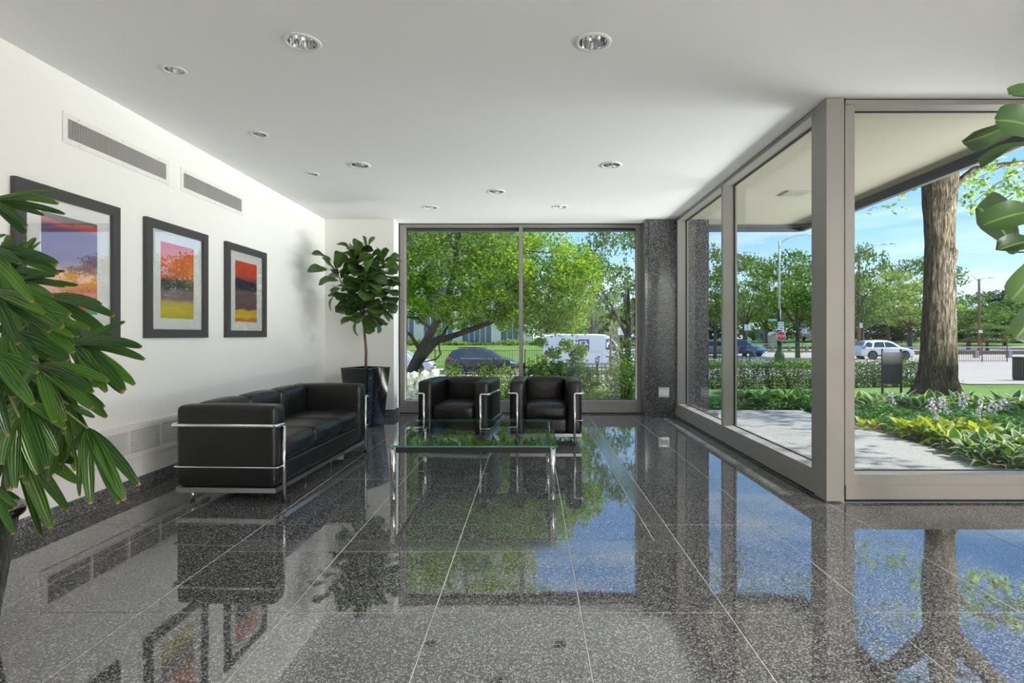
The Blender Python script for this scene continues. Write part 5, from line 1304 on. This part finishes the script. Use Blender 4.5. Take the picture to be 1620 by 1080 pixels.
def suv_extras(pal):
    def f(t, patch, sv):
        patch('tail_lamp', [(-2.30,.86),(-2.02,.98),(-1.98,1.12),(-2.2,1.12)], M['tail'], .012)
        patch('head_lamp', [(1.85,.76),(2.26,.68),(2.2,.76),(1.8,.88)], M['head'], .012)
        patch('sill_trim', [(-1.0,.27),(1.0,.27),(1.0,.38),(-1.0,.38)], M['car_trim'], .008)
        patch('window_trim', [(-1.35,1.035),(.95,1.015),(.95,1.035),(-1.35,1.055)], M['rim'], .012)
        for x in (-.95, .12): patch('door_handle', [(x,.93),(x+.2,.93),(x+.2,.965),(x,.965)], pal, .03)
        for x in (-.28, .85): patch('door_seam', [(x,.4),(x+.012,.4),(x+.012,1.0),(x,1.0)], M['car_trim'], .004)
        for s in (-1,1): MB().rbox((.78, s*1.0, 1.08),(.14,.2,.14),.04,n=3).build('mirror', pal, t, True)
        MB().box(2.33,2.385,-.5,.5,.50,.62).build('grille', M['car_trim'], t)
        MB().box(2.37,2.40,-.26,.26,.40,.48).build('number_plate', M['sign_white'], t)
        for s in (-1,1): MB().tube([(-1.6,s*.56,1.70),(-.6,s*.56,1.73),(.2,s*.56,1.70)], .018, 6).build('roof_rail', M['car_trim'], t, True)
    return f
WIND = [(.50,1.575,.58,1.22,1.115,.72,'windscreen'), (-2.17,1.22,.66,-1.88,1.545,.58,'rear_window')]
def car_at(px_rear, px_front, Y, label, col, rz=0):
    xr, xf = (px_rear-CX)*Y/F, (px_front-CX)*Y/F; x = (xr+xf)/2
    t = vehicle('parked_car', label, (x, Y, gz(x, Y)+.03), rz, SUV, PA[col], suv_side(), WIND, (-1.40, 1.42), .35, extras=suv_extras(PA[col]))
    s = (xf-xr)/4.76/max(.35, abs(math.cos(rz))); return t
car_at(706, 822, 36.2, 'charcoal grey car parked in the street behind the left armchair', 'grey')
car_at(573, 688, 36.2, 'silver car whose front shows at the left edge of the back window', 'silver')
c3 = car_at(1353, 1438, 49.2, 'white car passing behind the black notice board', 'white')
c4 = car_at(1146, 1200, 56.5, 'blue car on the boulevard, front three-quarter view', 'blue', math.radians(-38))
c5 = car_at(1106, 1150, 55.0, 'grey car seen between the granite column and the side mullion', 'mauve', math.radians(150))
def van_extras(t, patch, sv):
    patch('tail_lamp', [(-2.93,1.0),(-2.80,1.0),(-2.80,1.45),(-2.93,1.45)], M['tail'], .012)
    patch('side_moulding', [(-2.7,.62),(1.35,.62),(1.35,.76),(-2.7,.76)], M['van_trim'], .012)
    for x in (-.95, .75, 1.85): patch('door_seam', [(x,.55),(x+.015,.55),(x+.015,1.5),(x,1.5)], M['van_trim'], .003)
    for x in (.45, 1.0): patch('door_handle', [(x,1.12),(x+.2,1.12),(x+.2,1.19),(x,1.19)], M['car_trim'], .02)
    patch('body_crease', [(-2.8,1.44),(.7,1.44),(.7,1.46),(-2.8,1.46)], M['van_trim'], .004)
    patch('head_lamp', [(2.45,1.0),(2.85,.9),(2.78,1.02),(2.4,1.16)], M['head'], .012)
    for s in (-1,1): MB().rbox((1.86, s*1.1, 1.45),(.14,.22,.3),.04,n=3).build('mirror', M['car_trim'], t, True)
    MB().box(-2.6,-1.6,-.45,.45,2.60,2.66).build('roof_vent', PA['white'], t)
    lg = MB().hexa([(-.75,-1.0,1.55),(-.05,-1.0,1.55),(-.05,-.915,2.26),(-.75,-.915,2.26)], [(-.75,-.9,1.55),(-.05,-.9,1.55),(-.05,-.86,2.26),(-.75,-.86,2.26)]).build('logo_panel', M['navy'], t)
    # white angular emblem and a line of small lettering on the navy panel
    def yy(z): return -1.0+(z-1.55)*.12-.006
    mb = MB()
    def bar(x0, z0, x1, z1, w):
        d = Vector((x1-x0, 0, z1-z0)).normalized(); n = Vector((-d.z,0,d.x))*w/2
        q = [(x0+n.x, z0+n.z),(x1+n.x, z1+n.z),(x1-n.x, z1-n.z),(x0-n.x, z0-n.z)]
        mb.hexa([(x, yy(z), z) for x, z in q], [(x, yy(z)+.02, z) for x, z in q])
    bar(-.63,1.86,-.63,2.16,.06); bar(-.61,2.0,-.46,2.16,.06); bar(-.61,2.02,-.44,1.80,.06); bar(-.38,1.80,-.25,2.10,.06); bar(-.25,2.10,-.13,1.86,.06); bar(-.42,1.92,-.15,1.92,.05); bar(-.40,2.14,-.22,2.14,.05)
    for i in range(7): bar(-.62+i*.075, 1.66, -.58+i*.075, 1.66, .05)
    mb.build('logo_mark', M['sign_white'], lg)
    b2 = MB().hexa([(.32,-1.003,.78),(.58,-1.003,.78),(.58,-1.003,1.08),(.32,-1.003,1.08)], [(.32,-.95,.78),(.58,-.95,.78),(.58,-.95,1.08),(.32,-.95,1.08)]).build('door_logo', M['navy'], t)
    MB().box(.37,.53,-1.010,-1.003,.88,.93).box(.37,.42,-1.010,-1.003,.93,1.02).box(.48,.53,-1.010,-1.003,.93,1.02).build('door_mark', M['sign_white'], b2)
M['navy'] = plain('navy_panel', (.04,.06,.13), .5); M['van_trim'] = plain('van_trim', (.30,.31,.33), .6)
xv = ((856+1006)/2-CX)*36.2/F
vehicle('van', 'white delivery van with a navy logo panel behind the right armchair', (xv, 36.2, gz(xv, 36.2)+.03), 0, VAN, PA['white'],
        [[(.98,1.62),(1.85,1.47),(1.50,2.16),(1.32,2.28),(1.02,2.28)]], [(1.28,2.47,.72,2.10,1.60,.86,'windscreen')], (-1.85, 1.95), .36, extras=van_extras)

# ------------------------------------------------------------------ outside: the building across the street
M['stone'] = plain('limestone', (.80,.70,.58), .85, var=.08, vscale=.8); M['bglass'] = plain('building_glass', (.06,.09,.10), .08, spec=.8); M['teal'] = plain('teal_glazing', (.06,.13,.14), .15, spec=.7)
def building():
    Y = 62.0; x1 = (846-CX)*Y/F; x0 = x1-26; zb = gz(-8, Y)-.1
    t = thing('apartment_building', 'cream stone apartment building behind the leaning tree', 'building', (x0, Y, zb)); W = 26
    MB().box(0, W-.2, 1.2, 14, 0, 27).build('core', M['stone'], t)
    fl, n = 3.15, 6; bw = W/n
    pm = MB().box(-.55,.55,-.1,1.2,0,27).mesh('pier', M['stone'])
    for k in range(n+1):
        o = obj('pier', pm, t); o.location = (min(max(k*bw, .55), W-.75), 0, 0)
    sp = MB().box(0, W-.2, .25, 1.2, 0, .95).mesh('spandrel', M['stone'])
    for j in range(1, 9):
        o = obj('spandrel', sp, t); o.location = (0, 0, j*fl+.35)
    wf = MB().box(0,bw-1.1,.7,.8,0,.08).box(0,bw-1.1,.7,.8,2.12,2.2).box(0,.09,.7,.8,.08,2.12).box(bw-1.19,bw-1.1,.7,.8,.08,2.12).box(bw*.5-.6,bw*.5-.5,.7,.8,.08,2.12).mesh('window', M['stone'])
    gp = MB().box(.09,bw-1.19,.76,.78,.08,2.12).mesh('pane', M['bglass'])
    for j in range(1, 8):
        for k in range(n):
            o = obj('window', wf, t); o.location = (k*bw+.55, 0, j*fl+1.3); obj('pane', gp, o)
    for k in range(n):
        sf = MB().box(.6,bw-.6,.5,.6,0,3.3).build('storefront', M['teal'], t); sf.location = (k*bw, 0, .1)
        mm = MB()
        for q in range(1, 5): mm.box(.6+q*(bw-1.2)/5-.04, .6+q*(bw-1.2)/5+.04, .44, .52, 0, 3.3)
        mm.build('glazing_bar', M['rim'], sf)
    MB().box(-.1, W, -.2, 14.2, 27, 27.8).build('parapet', M['stone'], t)
building()
for k, (a, b, tp) in enumerate(((640,668,536),(662,712,543),(708,742,541),(736,790,543),(785,840,538),(836,872,540))):
    shrub('shrub', a, b, tp, 552, 57.5, ['rounded yellow-green shrub at the far left before the building', 'low shrub before the building above the silver car', 'pale flowering shrub before the building above the dark car', 'long low planting before the building above the dark car roof', 'pale green shrub before the building beside the mullion', 'shrub at the building corner above the van rear'][k], 'leaf_pale' if k % 2 == 0 else 'leaf_shrub', .30, 420, 1.0, 'shrubs along the building', False, 'shrub', 60+k)
